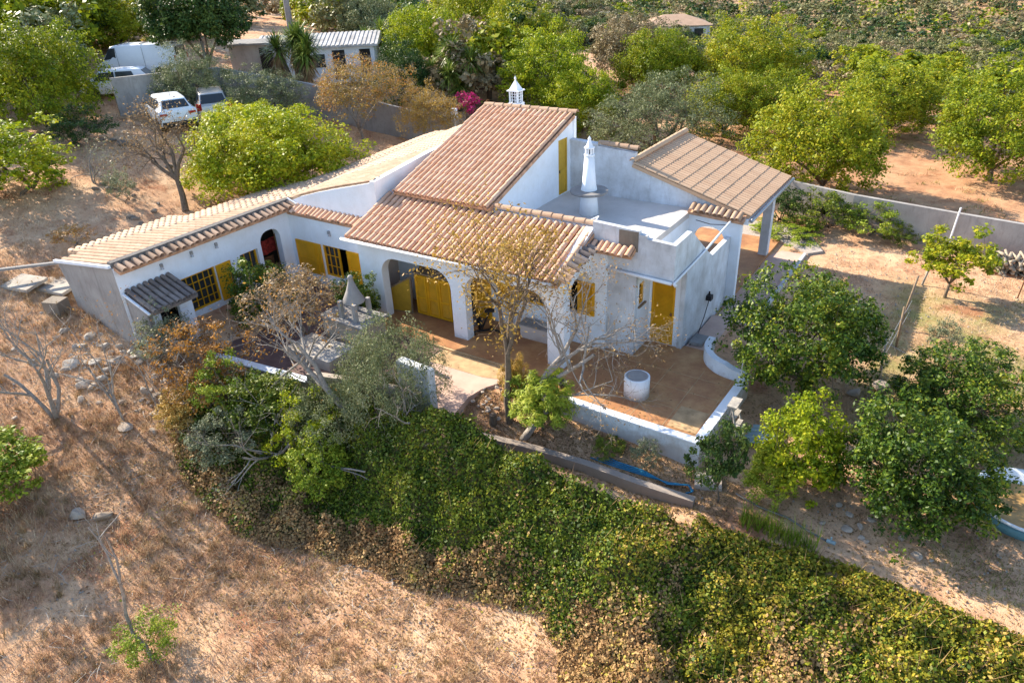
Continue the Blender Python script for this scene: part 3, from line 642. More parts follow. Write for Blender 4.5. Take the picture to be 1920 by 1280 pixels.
b = MB(); b.lathe((-3.3, 2.2, 2.9), [(0, 1.99), (.07, 1.99), (.07, 2.16), (0, 2.16)], 10); b.build('dark_core', M['dark'], ch)  # near-black cylinder filling the hollow lantern
b = MB(); b.lathe((-3.3, 2.2, 2.9), [(0, 2.162), (.17, 2.162), (.17, 2.2), (.11, 2.23), (.05, 2.40), (.045, 2.44), (.06, 2.46), (.03, 2.5), (0, 2.56)], 16); b.build('cap', M['white'], ch, True)
# square ornate chimney behind the ridge
c2 = empty('square_chimney', (-7.88, 5, 4.3), 0, 'square white chimney with pierced lantern and pointed cap, behind the roof ridge', 'chimney')
b = MB(); b.box((-8.12, 4.77, 0), (-7.66, 5.23, 5.65)); b.build('base', M['white'], c2)
b = MB()
for (dx, dy) in ((-.16, -.16), (.16, -.16), (.16, .16), (-.16, .16)): b.box((-7.89 + dx - .025, 5 + dy - .025, 5.65), (-7.89 + dx + .025, 5 + dy + .025, 6.08))
for k in (-.06, .06):
    b.box((-7.89 + k - .012, 4.83, 5.65), (-7.89 + k + .012, 4.85, 6.08)); b.box((-7.74, 5 + k - .012, 5.65), (-7.72, 5 + k + .012, 6.08))
for z in (5.76, 5.87, 5.97): b.box((-8.04, 4.832, z), (-7.74, 4.848, z + .02)); b.box((-7.738, 4.86, z), (-7.722, 5.14, z + .02))
b.build('lantern', M['white'], c2, kind='stuff')
b = MB(); b.box((-7.99, 4.9, 5.65), (-7.79, 5.1, 6.05)); b.build('dark_core', M['dark'], c2)  # near-black block filling the square lantern
b = MB(); b.box((-8.14, 4.75, 6.08), (-7.64, 5.25, 6.12))
b.add([(-8.08, 4.81, 6.12), (-7.70, 4.81, 6.12), (-7.70, 5.19, 6.12), (-8.08, 5.19, 6.12), (-7.93, 4.96, 6.42), (-7.85, 4.96, 6.42), (-7.85, 5.04, 6.42), (-7.93, 5.04, 6.42)], [(0, 1, 5, 4), (1, 2, 6, 5), (2, 3, 7, 6), (3, 0, 4, 7), (4, 5, 6, 7)])
b.lathe((-7.89, 5, 6.42), [(.04, 0), (.025, .06), (.045, .1), (0, .2)], 8); b.build('cap', M['white'], c2)

# ---------------------------------------------------------------- terrace in front
te = empty('front_terrace', (1, -2.5, -1), 0, 'raised terracotta terrace behind a low whitewashed parapet', 'terrace')
m = MB(); m.prism([(-1.9, -3.42), (-1.2, -3.5), (-.75, -4.3), (3.05, -4.32), (3.08, -1.05), (2.45, -.75), (1.85, -.3), (1.75, .2), (1.051, .2), (1.051, -.001), (-.06, -.001), (-.06, -1.07), (-.95, -1.07), (-.95, -1.2), (-1.9, -1.2)], -1.0, -.001); m.build('floor', M['terra_floor'], te)
m = MB(); m.bar((-.85, -4.43, -.37), (3.30, -4.45, -.40), .2, 1.25); m.build('parapet', M['stained'], te)
m = MB(); m.bar((-.9, -4.43, .262), (3.34, -4.45, .232), .24, .03); m.build('parapet_coping', Wh, te)
m = MB(); m.bar((3.22, -4.35, -.40), (3.30, -1.0, -.40), .2, 1.27); m.build('side_parapet', M['stained'], te)
m = MB(); m.bar((3.22, -4.30, .248), (3.30, -.98, .248), .24, .03); m.build('side_coping', Wh, te)
cs = [(3.30, -.92)]; 
for i in range(13):
    t = i / 12; a = -math.pi / 2 - t * math.pi / 2; cs.append((2.95 + 1.12 * math.cos(a) * 1.0, .22 + 1.12 * math.sin(a)))
cs.append((1.83, .42))
m = MB(); V = []; 
for i, (x, y) in enumerate(cs):
    a = Vector(cs[max(0, i - 1)]); b_ = Vector(cs[min(len(cs) - 1, i + 1)]); d_ = (b_ - a).normalized(); nn = Vector((-d_.y, d_.x)) * .1
    zt = .26 + .14 * min(1, i / 3)
    V += [(x + nn.x, y + nn.y, -.8), (x - nn.x, y - nn.y, -.8), (x - nn.x, y - nn.y, zt), (x + nn.x, y + nn.y, zt)]
F = []
for i in range(len(cs) - 1):
    for k in range(4): F.append((i * 4 + k, i * 4 + (k + 1) % 4, (i + 1) * 4 + (k + 1) % 4, (i + 1) * 4 + k))
F += [(0, 1, 2, 3), tuple((len(cs) - 1) * 4 + k for k in (3, 2, 1, 0))]
m.add(V, F); m.build('curved_wall', Wh, te)
m = MB(); m.box((1.1, .201, -.5), (1.8, 2.6, -.02)); m.build('side_path', M['pink'], te)
m = MB(); m.box((2.2, -3.9, .001), (2.95, -2.9, .006)); m.build('darker_slabs', M['step'], te)
m = MB()
for x in (-.6, .3, 1.2, 2.1, 2.95): m.box((x, -4.31, .0005), (x + .018, -.9 if x > 1.1 else -1.25, .003))
for y in (-4.0, -3.1, -2.2, -1.4): m.box((-1.2, y, .0005), (3.0, y + .018, .003))
m.build('slab_joints', M['step'], te)
# cistern drum
cy = empty('cistern', (.95, -3.0, 0), 0, 'round white drum with a grey disc lid on the terrace', 'planter')
m = MB(); m.lathe((.95, -3.0, .002), [(0, 0), (.345, 0), (.345, .60), (.30, .62), (.29, .58), (0, .58)], 28); m.build('drum', M['white'], cy, True)
m = MB(); m.lathe((.95, -3.0, .002), [(0, .62), (.285, .62), (.285, .60), (0, .60)], 24); m.build('lid', M['grey_metal'], cy)
# pink path and planting pocket
pa = MB(); pa.prism([(-5.35, -3.51), (-2.02, -3.51), (-2.6, -4.1), (-2.95, -4.7), (-3.05, -5.3), (-2.86, -6.3), (-3.4, -6.35), (-5.35, -4.8)], -.5, -.06); tag(pa.build('path', [M['pink']]), kind='structure')
pa = MB(); pa.prism([(-5.3, -3.52), (-2.06, -3.52), (-2.5, -4.0), (-3.3, -4.25), (-5.3, -4.3)], -.06, -.052); tag(pa.build('path', M['step']), kind='structure')
# retaining wall that runs along the hedge
def wall_run(name, pts, h0, h1, th, mat, label, cat='wall', cap=None):
    """polyline wall: pts (x,y,ztop)"""
    m = MB(); V = []
    for i, p in enumerate(pts):
        a = Vector(pts[max(0, i - 1)][:2]); b_ = Vector(pts[min(len(pts) - 1, i + 1)][:2]); d_ = (b_ - a).normalized(); nn = Vector((-d_.y, d_.x)) * th / 2
        V += [(p[0] + nn.x, p[1] + nn.y, p[2] - h0), (p[0] - nn.x, p[1] - nn.y, p[2] - h0), (p[0] - nn.x, p[1] - nn.y, p[2]), (p[0] + nn.x, p[1] + nn.y, p[2])]
    F = []
    for i in range(len(pts) - 1):
        for k in range(4): F.append((i * 4 + k, i * 4 + (k + 1) % 4, (i + 1) * 4 + (k + 1) % 4, (i + 1) * 4 + k))
    F += [(0, 1, 2, 3), tuple((len(pts) - 1) * 4 + k for k in (3, 2, 1, 0))]
    m.add(V, F); c = Vector((pts[0][0], pts[0][1], pts[0][2] - h0)); e = empty(name, c, 0, label, cat); m.build('body', mat, e)
    if cap:
        for i in range(len(pts) - 1):
            q = MB(); a = Vector(pts[i]); b_ = Vector(pts[i + 1]); d_ = (b_ - a) * .5 / max(.01, (b_ - a).length) * .0; q.bar(a + Vector((0, 0, .022)), b_ + Vector((0, 0, .022)), th + .06, .04); q.build('coping', cap, e)
    return e
wall_run('retaining_wall', [(-3.75, -6.42, -.35), (-2.08, -6.15, -.42), (-.6, -5.88, -.45), (.88, -5.76, -.45), (2.35, -5.76, -.45), (3.65, -5.66, -.47)], 2.0, 0, .2, M['concrete'], 'long grey concrete retaining wall above the ivy bank')
wall_run('courtyard_low_wall', [(-11.3, -7.55, .12), (-7.45, -7.12, .10)], 1.6, 0, .2, M['beige'], 'low beige courtyard wall with a bright white coping', cap=M['white'])
wall_run('bbq_terrace_wall', [(-7.45, -7.05, .35), (-5.6, -6.75, .5), (-3.75, -6.42, .5)], 2.2, 0, .2, M['beige'], 'tall plain beige wall between courtyard and olive tree')
wall_run('white_pier', [(-4.6, -6.2, 1.2), (-3.45, -6.28, 1.2)], 1.75, 0, .26, M['stained'], 'white rendered wall end beside the pink path')
cf = MB(); cf.prism([(-13.7, -7.6), (-11.3, -7.5), (-7.45, -7.0), (-5.6, -6.6), (-5.35, -3.52), (-9.3, -3.52), (-9.26, -1.81), (-13.69, -1.81)], -.5, -.04); tag(cf.build('courtyard_floor', M['darkfloor']), kind='structure')
# barbecue with stepped slab and conical hood
bq = empty('barbecue', (-8.0, -4.6, 0), 0, 'masonry barbecue with a conical plastered hood in the courtyard', 'barbecue')
m = MB(); m.box((-8.9, -5.0, -.1), (-7.2, -4.0, .85)); m.build('hearth', M['beige'], bq)
m = MB(); m.box((-9.0, -5.08, .851), (-7.1, -3.95, .93)); m.build('worktop', M['concrete'], bq)
m = MB(); m.lathe((-7.9, -4.5, .93), [(.34, .50), (.34, .56), (.19, .86), (.09, 1.16), (.07, 1.28), (.09, 1.30), (.06, 1.36), (0, 1.38)], 18); m.build('hood', M['grey_render'], bq, True)
for (x, y) in ((-8.2, -4.8), (-7.6, -4.8), (-8.2, -4.2), (-7.6, -4.2)): box_part('leg', (x - .06, y - .06, .93), (x + .06, y + .06, 1.5), M['grey_render'], bq)
m = MB(); m.box((-9.3, -6.3, -.1), (-7.4, -5.2, .30)); m.build('bench', M['stone'], bq)

# ---------------------------------------------------------------- vegetation builders
def leaves(C_, N_, size, rs, aspect=.55, fold=.25, wild=.8):
    """rhombic leaves: centres C_, preferred normals N_"""
    n = len(C_); nrm = N_ + rs.normal(0, wild, (n, 3)); nrm /= np.linalg.norm(nrm, axis=1)[:, None] + 1e-9
    t = rs.normal(0, 1, (n, 3)); t -= nrm * (t * nrm).sum(1)[:, None]; t /= np.linalg.norm(t, axis=1)[:, None] + 1e-9
    b = np.cross(nrm, t); s = (size * (.5 + rs.uniform(0, 1, n) ** 1.7 * 1.15))[:, None]
    V = np.stack([C_ - t * s * .5, C_ + b * s * aspect * .5 + nrm * s * fold * .2, C_ + t * s * .5, C_ - b * s * aspect * .5 + nrm * s * fold * .2], 1).reshape(-1, 3)
    return V, np.arange(n * 4).reshape(n, 4)
def lobes(rs, k, amp):
    D = rs.normal(0, 1, (k, 3)); D /= np.linalg.norm(D, axis=1)[:, None]; A = rs.uniform(.3, 1, k) * amp
    return lambda d: 1 + (A[None, :] * np.maximum(0, d @ D.T) ** 6).sum(1) - amp * .25
def crown_pts(rs, W, H, z0, nclump, per, cr, inner=.5, lob=.35, flatb=.35):
    """clump centres spread through a lumpy dome; returns leaf centres, normals and the clump centres"""
    d = rs.normal(0, 1, (nclump, 3)); d[:, 2] = np.abs(d[:, 2]) * 1.0 - flatb * rs.uniform(0, 1, nclump); d /= np.linalg.norm(d, axis=1)[:, None]
    f = lobes(rs, 9, lob); rr = f(d) * rs.uniform(inner ** 2, 1, nclump) ** .5
    rad = np.array([W / 2, W / 2, (H - z0) * .62]); zc = z0 + (H - z0) * .38
    cc = d * rr[:, None] * rad + np.array([0, 0, zc]); cc[:, 2] = np.maximum(cc[:, 2], z0 * .9)
    i = np.repeat(np.arange(nclump), per); off = rs.normal(0, 1, (len(i), 3)); off /= np.linalg.norm(off, axis=1)[:, None]; off *= (rs.uniform(0, 1, len(i)) ** .45)[:, None]
    P = cc[i] + off * cr * rs.uniform(.6, 1.25, nclump)[i][:, None] * np.array([1, 1, .7])
    Nn = off * .7 + d[i] * .3 + np.array([0, 0, .75]); return P, Nn, cc
def skeleton(mb, rs, targets, z0, W, r0, lean=(0, 0), nl=5, rtip=.008, n=6):
    """trunk, limbs and twigs reaching the given points"""
    top = Vector((lean[0], lean[1], z0)); pts = [Vector((0, 0, -.15)), Vector((lean[0] * .25 + rs.normal(0, .03), lean[1] * .25, z0 * .35)), Vector((lean[0] * .6, lean[1] * .6 + rs.normal(0, .03), z0 * .7)), top]
    mb.tube(pts, [r0 * 1.35, r0, r0 * .9, r0 * .8], 8)
    T = np.array(targets); ang = np.arctan2(T[:, 1] - top.y, T[:, 0] - top.x)
    order = np.argsort(ang); grp = np.array_split(order, nl)
    for g_ in grp:
        if len(g_) == 0: continue
        m = T[g_].mean(0); mid = top.lerp(Vector(m), .6) + Vector(rs.normal(0, .06 * W / 4, 3)); k1 = top.lerp(mid, .5) + Vector(rs.normal(0, .05, 3))
        mb.tube([top - Vector((0, 0, .1)), k1, mid], [r0 * .62, r0 * .5, r0 * .36], 6)
        sub = np.array_split(rs.permutation(g_), max(1, len(g_) // 5))
        for s_ in sub:
            m2 = T[s_].mean(0); q = mid.lerp(Vector(m2), .6) + Vector(rs.normal(0, .05, 3)); mb.tube([k1.lerp(mid, rs.uniform(.3, 1)), mid.lerp(q, .55) + Vector(rs.normal(0, .06, 3)), q], [r0 * .3, r0 * .22, r0 * .15], 5, cap=False)
            for j in s_:
                t = Vector(T[j]); mb.tube([q, q.lerp(t, .5) + Vector(rs.normal(0, .07, 3)), t], [r0 * .13, max(rtip, r0 * .08), rtip * .6], 3, cap=False)
def twigs(mb, rs, pts, L, r, k=3):
    for p in pts:
        p = Vector(p)
        for _ in range(k):
            d = Vector(rs.normal(0, 1, 3)); d.z = abs(d.z) * .7; d.normalize(); q = p + d * L * rs.uniform(.5, 1); mb.tube([p, p.lerp(q, .5) + Vector(rs.normal(0, L * .1, 3)), q], [r, r * .8, r * .35], 3, cap=False)
            q2 = p.lerp(q, .5); e = q2 + Vector(rs.normal(0, L * .35, 3)); mb.tube([q2, e], [r * .6, r * .3], 3, cap=False)
def mesh_of(mb, name, mat, smooth=True):
    me = bpy.data.meshes.new(name); me.from_pydata(mb.v, [], mb.f); me.materials.append(mat)
    if smooth: me.polygons.foreach_set('use_smooth', [True] * len(me.polygons))
    return me
CACHE = {}
def proto(kind, var):
    """unit-less real-size prototypes: (width, height, trunk mesh, crown mesh)"""
    key = (kind, var)
    if key in CACHE: return CACHE[key]
    rs = np.random.RandomState(sum(map(ord, kind)) * 7 + var * 13)
    S = dict(carob=(6, 4.6, .35, 420, 115, .50, .115, .16, 'carob'), walnut=(5.4, 4.6, .55, 400, 90, .46, .115, .13, 'walnut'), olive=(5, 3.8, .4, 400, 90, .38, .095, .17, 'olive'),
             citrus=(4.2, 3.5, .35, 400, 72, .31, .10, .11, 'citrus'), young=(2.4, 2.6, .7, 80, 75, .26, .11, .05, 'carob'), darktree=(6, 6, 1.2, 300, 95, .52, .17, .16, 'dark'),
             autumn=(4.4, 4.0, .8, 330, 60, .34, .075, .08, 'autumn'), shrub=(2.0, 1.4, .1, 90, 70, .18, .065, .03, 'ivy'), greyshrub=(1.8, 1.4, .1, 80, 55, .18, .055, .025, 'greygreen'),
             rustshrub=(2.6, 2.2, .3, 110, 38, .22, .07, .035, 'orange'), rosemary=(1.5, 1.6, .1, 150, 90, .17, .07, .03, 'rosemary'), citbush=(2.2, 2.2, .15, 170, 75, .22, .08, .05, 'citrus'))[kind]
    W, H, z0, nc, per, cr, ls, tr, lf = S
    P, N, cc = crown_pts(rs, W, H, z0, nc, per, cr, inner=.35 if kind != 'rosemary' else .1, lob=.4, flatb=.95 if kind in ('carob', 'walnut', 'citrus', 'olive', 'citbush') else .3)
    if kind == 'rosemary': V, F = leaves(P, N, ls * 1.6, rs, .18, .1, .3); 
    else: V, F = leaves(P, N, ls, rs, {'olive': .32, 'autumn': .5}.get(kind, .58))
    cm = fast_mesh(kind + '_crown', V, F, [LEAF[lf]])
    mb = MB(); sel = cc[rs.permutation(nc)[:min(nc, 60)]]
    skeleton(mb, rs, sel, max(z0, .25), W, tr, (rs.normal(0, .15), rs.normal(0, .15)), 5)
    if kind in ('autumn', 'rustshrub'): twigs(mb, rs, cc, .4 if kind == 'autumn' else .25, .007, 3)
    tm = mesh_of(mb, kind + '_trunk', M['bark_grey'] if kind in ('autumn', 'rustshrub') else M['bark'])
    CACHE[key] = (W, H, tm, cm); return CACHE[key]
rp = random.Random(11)
def tree(name, kind, var, x, y, W, H, label, cat='tree', leaf=None, group=None, rz=None, z=None):
    w0, h0, tm, cm = proto(kind, var); zz = gz(x, y) - .05 if z is None else z
    e = empty(name, (x, y, zz), rp.uniform(0, 6.28) if rz is None else rz, label, cat, group); e.scale = (W / w0, W / w0, H / h0)
    t = link('trunk', tm, e); c = link('crown', cm, e)
    if leaf:
        c.material_slots[0].link = 'OBJECT'; c.material_slots[0].material = LEAF[leaf]
    return e

# ---- orchard and garden trees (world metres)
tree('orchard_tree', 'walnut', 0, 1.0, 17.0, 5.9, 5.1, 'big bright green orchard tree right behind the pergola roof')
tree('orchard_tree', 'walnut', 1, 7.7, 22.5, 6.0, 4.8, 'orchard tree on bare red earth at the frame edge, trunk in full view')
tree('orchard_tree', 'walnut', 2, -6.0, 24.0, 4.6, 4.0, 'orchard tree with a bare leaning trunk beside the grey olive')
tree('orchard_tree', 'walnut', 0, -3.6, 26.6, 4.0, 3.7, 'smaller orchard tree tucked behind the big bright green one')
tree('orchard_tree', 'walnut', 1, 2.0, 29.0, 6.0, 3.9, 'wide orchard tree in the second row, low spreading crown')
tree('olive_tree', 'olive', 0, -8.0, 19.0, 6.3, 4.2, 'broad silver grey olive tree behind the roof terrace wall')
tree('lemon_tree', 'young', 0, 7.3, 7.8, 2.5, 2.3, 'small yellow green fruit tree alone inside the wire fence', leaf='walnut')
tree('orange_tree', 'citrus', 0, 4.7, -.05, 3.7, 3.5, 'large dense dark green orange tree beside the curved terrace wall', z=-.25)
tree('orange_tree', 'citrus', 1, 8.15, .1, 3.1, 2.4, 'low orange tree with yellowing leaf tips next to the fence posts')
tree('orange_tree', 'citrus', 2, 7.75, -3.7, 3.2, 2.95, 'twin trunked dark green orange tree beside the round basin', leaf=None)
tree('fig_tree', 'citbush', 0, 5.45, -3.95, 2.0, 2.3, 'small yellow green fig tree below the terrace ladder', leaf='carob')
tree('shrub', 'citbush', 1, 5.0, -4.5, 1.2, 1.3, 'bright green bush at the foot of the fig tree', 'shrub', leaf='rosemary')
tree('sapling', 'young', 2, 4.1, -5.4, 1.2, 2.3, 'slender dark green sapling at the terrace corner', leaf='dark')
tree('carob_tree', 'carob', 0, -18.6, 1.6, 6.9, 4.3, 'large lime green tree overhanging the pale roof of the left wing')
tree('orange_tree', 'citbush', 0, -25.8, -5.4, 4.4, 3.0, 'round lime and dark green tree at the edge of the dry yard', leaf='carob')
tree('orange_tree', 'citbush', 1, -22.5, -9.5, 1.8, 1.5, 'low grey green bush at the frame edge below the round tree', 'shrub', leaf='greygreen')
tree('olive_tree', 'olive', 1, -29.8, 6.3, 3.7, 3.6, 'olive tree leaning over the parked cars')
tree('olive_tree', 'olive', 0, -26.0, 7.6, 3.8, 2.8, 'rounded olive bush tree beside the silver car')
tree('carob_tree', 'carob', 1, -33.2, .0, 5.4, 4.7, 'tall yellow green tree in front of the white van', leaf='walnut')
tree('carob_tree', 'carob', 0, -44.0, 11.0, 6.0, 3.8, 'yellow green tree rising directly behind the van', leaf='walnut')
tree('dark_tree', 'darktree', 0, -33.6, 10.0, 5.8, 6.0, 'tallest dark green tree, overhanging the neighbour yard')
tree('autumn_tree', 'autumn', 0, -21.0, 9.9, 4.8, 4.4, 'ochre leaved tree in front of the garden wall, thin trunk showing')
tree('autumn_tree', 'autumn', 1, -17.5, 11.3, 3.4, 3.7, 'golden brown tree by the yellow gate', leaf='gold')
for i, (x, y, W, H, lf, lb) in enumerate([
    (-26.5, 22.5, 6, 5.2, 'carob', 'bright green tree between the two yucca clumps'), (-17, 22, 5.5, 5.0, 'carob', 'bright green tree behind the square chimney'),
    (-13.5, 20.5, 4.6, 3.9, 'carob', 'lime green tree nearest the square chimney'), (-22, 27, 6.5, 5.6, 'walnut', 'broad green tree rising behind the big yucca'),
    (-29, 31, 7, 6, 'walnut', 'tall green tree far behind the yucca clump'), (-16, 33, 6, 5.2, 'scrubbrown', 'brownish thin crowned tree behind the bare field corner'),
    (-12.5, 30, 5.6, 4.8, 'walnut', 'olive green tree next to the brownish tree'), (-7.5, 33, 7, 5.4, 'walnut', 'large spreading tree behind the grey olive'),
    (-36, 27, 5, 4, 'olive', 'dark rounded olive behind the corrugated roof'), (-23.6, 16.6, 3.4, 4.0, 'dark', 'deep green tree behind the ochre tree and garden wall')]):
    tree('green_tree', 'walnut' if i % 2 else 'carob', i % 3 if i % 2 else i % 2, x, y, W, H, lb, leaf=lf)

# ---- far orchard and scrub, one object each
def far_mesh(name, seed, W, H, n, ls, mat):
    rs = np.random.RandomState(seed); P, N, cc = crown_pts(rs, W, H, .25, 60, n // 60, .58, inner=.6, lob=.45, flatb=.5); V, F = leaves(P, N, ls, rs, .75, wild=.7)
    mb = MB(); mb.tube([(0, 0, -.3), (.05, 0, .6), (0, .05, 1.6)], [.16, .12, .08], 6)
    for c in cc[:10]: mb.tube([(0, 0, .8), tuple(c)], [.07, .02], 4, cap=False)
    tf = []
    for f in mb.f: tf.append(f if len(f) == 4 else (tuple(f[:3]) + (f[2],)))
    T = np.array([(f + f[:1]) if len(f) == 3 else f for f in mb.f if len(f) in (3, 4)])
    V2 = np.concatenate([V, np.array(mb.v)]); F2 = np.concatenate([F, T + len(V)]); mi = np.r_[np.zeros(len(F), int), np.ones(len(T), int)]
    return fast_mesh(name, V2, F2, [mat, M['bark']], mi)
FAR = {k: [far_mesh('far_' + k, 40 + i * 3 + j, 4.6, 3.9, 3000, .25, LEAF[m_]) for j in range(3)] for i, (k, m_) in enumerate([('green', 'walnut'), ('scrub', 'scrub'), ('brown', 'scrubbrown'), ('dark', 'dark'), ('olive', 'olive')])}
FARLAB = {'green': ('green orchard tree standing in rows beyond the boundary wall', 'orchard trees beyond the house'), 'scrub': ('dusty green scrub tree on the far slope', 'scrub trees on the far slope'),
          'brown': ('dry brownish scrub tree on the far slope', 'dry scrub trees on the far slope'), 'dark': ('dark evergreen tree on the far plain', 'dark evergreens on the far plain'), 'olive': ('grey olive tree on the distant dry field', 'olives on the distant field')}
NAMEF = {'green': 'orchard_tree', 'scrub': 'scrub_tree', 'brown': 'scrub_tree', 'dark': 'evergreen_tree', 'olive': 'olive_tree'}
def far_tree(k, x, y, W, H):
    o = link(NAMEF[k], rp.choice(FAR[k])); o.location = (x, y, gz(x, y) - .1); o.scale = (W / 4.6, W / 4.6, H / 3.9); o.rotation_euler = (0, 0, rp.uniform(0, 6.28)); tag(o, FARLAB[k][0], 'tree', FARLAB[k][1])
FARJOIN = []
fw2 = Vector((-.567, .824)); rt2 = Vector((.836, .548))
# near orchard rows on the right of the picture
for row, (yy, x0, x1, st) in enumerate([(29, 8, 26, 6.2), (35, -2, 30, 6.0), (41, -8, 30, 6.2), (47, -6, 34, 6.6)]):
    x = x0 + (row % 2) * 3
    while x < x1:
        if not (abs(x - 8) < 2.5 and yy < 31): far_tree('green', x + rp.uniform(-.7, .7), yy + rp.uniform(-.8, .8), rp.uniform(4.4, 6.0) * (1 if yy < 40 else .8), rp.uniform(3.4, 4.4) * (1 if yy < 40 else .8))
        x += st
# scattered woods further back, in bands seen from the house
for i in range(900):
    D = 38 + 190 * rp.random() ** 1.15; A_ = rp.uniform(-46, 44); a = math.radians(A_)
    d = fw2 * math.cos(a) + rt2 * math.sin(a); x = 7.5 + d.x * D; y = -18.4 + d.y * D
    side = A_ / 45
    if D < 60 and side > .02: continue
    if D < 48 and side > -.62: continue
    if D < 52 and side <= -.62 and x > -38: continue
    if (-41 < x < -24 and 8 < y < 27) or (-17 < x < -5 and 20 < y < 31): continue
    if 44 < D < 68 and abs(A_ + 14.7) < 2.2: continue
    if -30 < x < -18 and 36 < y < 44: continue
    if (abs(x + 27.5) < 7 and 55 < y < 69): continue
    fld = math.sin(x * .045 + 1.3) * math.sin(y * .04 + .4)
    if D > 95 and fld > .45 and side < .1 and rp.random() < .75: continue
    if side < -.55: k = rp.choice(['green', 'green', 'dark', 'olive', 'brown'])
    elif side < .0: k = rp.choice(['green', 'green', 'olive', 'dark', 'brown', 'scrub'] if D < 90 else ['olive', 'scrub', 'dark', 'olive', 'brown'])
    else: k = rp.choice(['scrub', 'scrub', 'brown', 'dark', 'green', 'olive'])
    s = rp.uniform(.75, 1.25) * ((1 if D < 66 else .8 if D < 82 else .6) if side < .02 else .62)
    if D < 100: far_tree(k, x, y, 4.9 * s, 3.9 * s * rp.uniform(.75, 1.1))
    else: FARJOIN.append((x, y, 4.9 * s, 3.9 * s, k))
FARJOIN += [(x, y, W, H, k) for x, y, W, H, k in [(7.5 + (fw2.x * math.cos(a) + rt2.x * math.sin(a)) * D, -18.4 + (fw2.y * math.cos(a) + rt2.y * math.sin(a)) * D, rp.uniform(2.0, 4.4), rp.uniform(1.6, 3.0), rp.choice(['scrub', 'brown', 'scrub', 'dark', 'green', 'dark', 'scrub'])) for a, D in [(math.radians(rp.uniform(-4, 44)), rp.uniform(76, 225)) for _ in range(1150)]]]
FARJOIN += [(7.5 + (fw2.x * math.cos(a) + rt2.x * math.sin(a)) * D, -18.4 + (fw2.y * math.cos(a) + rt2.y * math.sin(a)) * D, rp.uniform(.9, 2.0), rp.uniform(.6, 1.3), rp.choice(['scrub', 'brown', 'scrub', 'olive'])) for a, D in [(math.radians(rp.uniform(-2, 45)), rp.uniform(74, 190)) for _ in range(900)]]
for q_ in [q for q in FARJOIN if math.hypot(q[0] - 7.5, q[1] + 18.4) < 128 and q[2] > 2.2]: far_tree(*((q_[4],) + q_[:4]))
FARJOIN = [q for q in FARJOIN if not (math.hypot(q[0] - 7.5, q[1] + 18.4) < 128 and q[2] > 2.2)]
_mats = [LEAF[q] for q in ('walnut', 'scrub', 'scrubbrown', 'dark', 'olive')]; _ks = ['green', 'scrub', 'brown', 'dark', 'olive']; VV = []; FF = []; MI = []; _o = 0; _rs = np.random.RandomState(2)
_pro = []
for j in range(4):
    P, N, cc = crown_pts(_rs, 4.6, 3.9, .2, 32, 6, .62, inner=.75, lob=.45, flatb=.7); _pro.append(leaves(P, N, .64, _rs, .9, wild=.45))
for (x, y, W, H, k) in FARJOIN:
    V, F = _pro[_rs.randint(4)]; t = _rs.uniform(0, 6.28); c_, s_ = math.cos(t), math.sin(t); q = V * np.array([W / 4.6, W / 4.6, H / 3.9]); q = np.stack([q[:, 0] * c_ - q[:, 1] * s_ + x, q[:, 0] * s_ + q[:, 1] * c_ + y, q[:, 2] + gz(x, y) - .1], 1); VV.append(q); FQ = np.concatenate([F[:, [0, 1, 2]], F[:, [0, 2, 3]]]); FF.append(FQ + _o); MI.append(np.full(len(FQ), _ks.index(k))); _o += len(V)
tag(link('distant_woods', fast_mesh('distant_woods', np.concatenate(VV), np.concatenate(FF), _mats, np.concatenate(MI))), kind='stuff')
# ---- yuccas: rosettes of sword leaves over shaggy trunks
def yucca(x, y, heads, label, sc_=1.0, thick=.16):
    rs = np.random.RandomState(int(abs(x * 10))); z = gz(x, y); e = empty('yucca', (x, y, z), 0, label, 'yucca')
    tb = MB(); V = []; F = []; Vd = []; Fd = []
    for (dx, dy, h, r) in heads:
        tb.tube([(x + dx * .1, y + dy * .1, z - .2), (x + dx * .5, y + dy * .5, z + h * .45), (x + dx, y + dy, z + h)], [thick * 1.5, thick, thick * .8], 8)
        for pas in (0, 1):
            n = 260 if pas == 0 else 150
            d = rs.normal(0, 1, (n, 3)); d[:, 2] = d[:, 2] * .75 + (.35 if pas == 0 else -1.6); d /= np.linalg.norm(d, axis=1)[:, None]
            o = np.array([x + dx, y + dy, z + h]) + np.stack([np.zeros(n), np.zeros(n), rs.uniform(-.35, .1, n) if pas == 0 else rs.uniform(-1.0, -.3, n) * h * .38], 1)
            L = r * rs.uniform(.75, 1.1, n) * (1 if pas == 0 else .7); sd = np.cross(d, [0, 0, 1.]); sd /= np.linalg.norm(sd, axis=1)[:, None] + 1e-6
            mid = o + d * (L * .55)[:, None]; tip = o + d * L[:, None] + np.stack([0 * L, 0 * L, -.18 * L], 1); w_ = .035
            Q = np.stack([o - sd * w_ * .6, o + sd * w_ * .6, mid + sd * w_, mid - sd * w_, tip], 1)
            (V if pas == 0 else Vd).append(Q)
    def bld(L_, name, mat):
        Q = np.concatenate(L_); n = len(Q); Vq = Q.reshape(-1, 3) - np.array([x, y, z]); b = np.arange(n)[:, None] * 5
        F_ = np.concatenate([b + np.array([[0, 1, 2, 3]]), b + np.array([[3, 2, 4, 4]])]); 
        me = bpy.data.meshes.new(name); me.from_pydata(Vq.tolist(), [], [tuple(dict.fromkeys(f)) for f in F_.tolist()]); me.materials.append(mat); return link(name, me, e)
    tb.build('trunk', M['bark'], e, True); bld(V, 'crown', LEAF['yucca']); bld(Vd, 'dead_fronds', LEAF['deadfrond'])
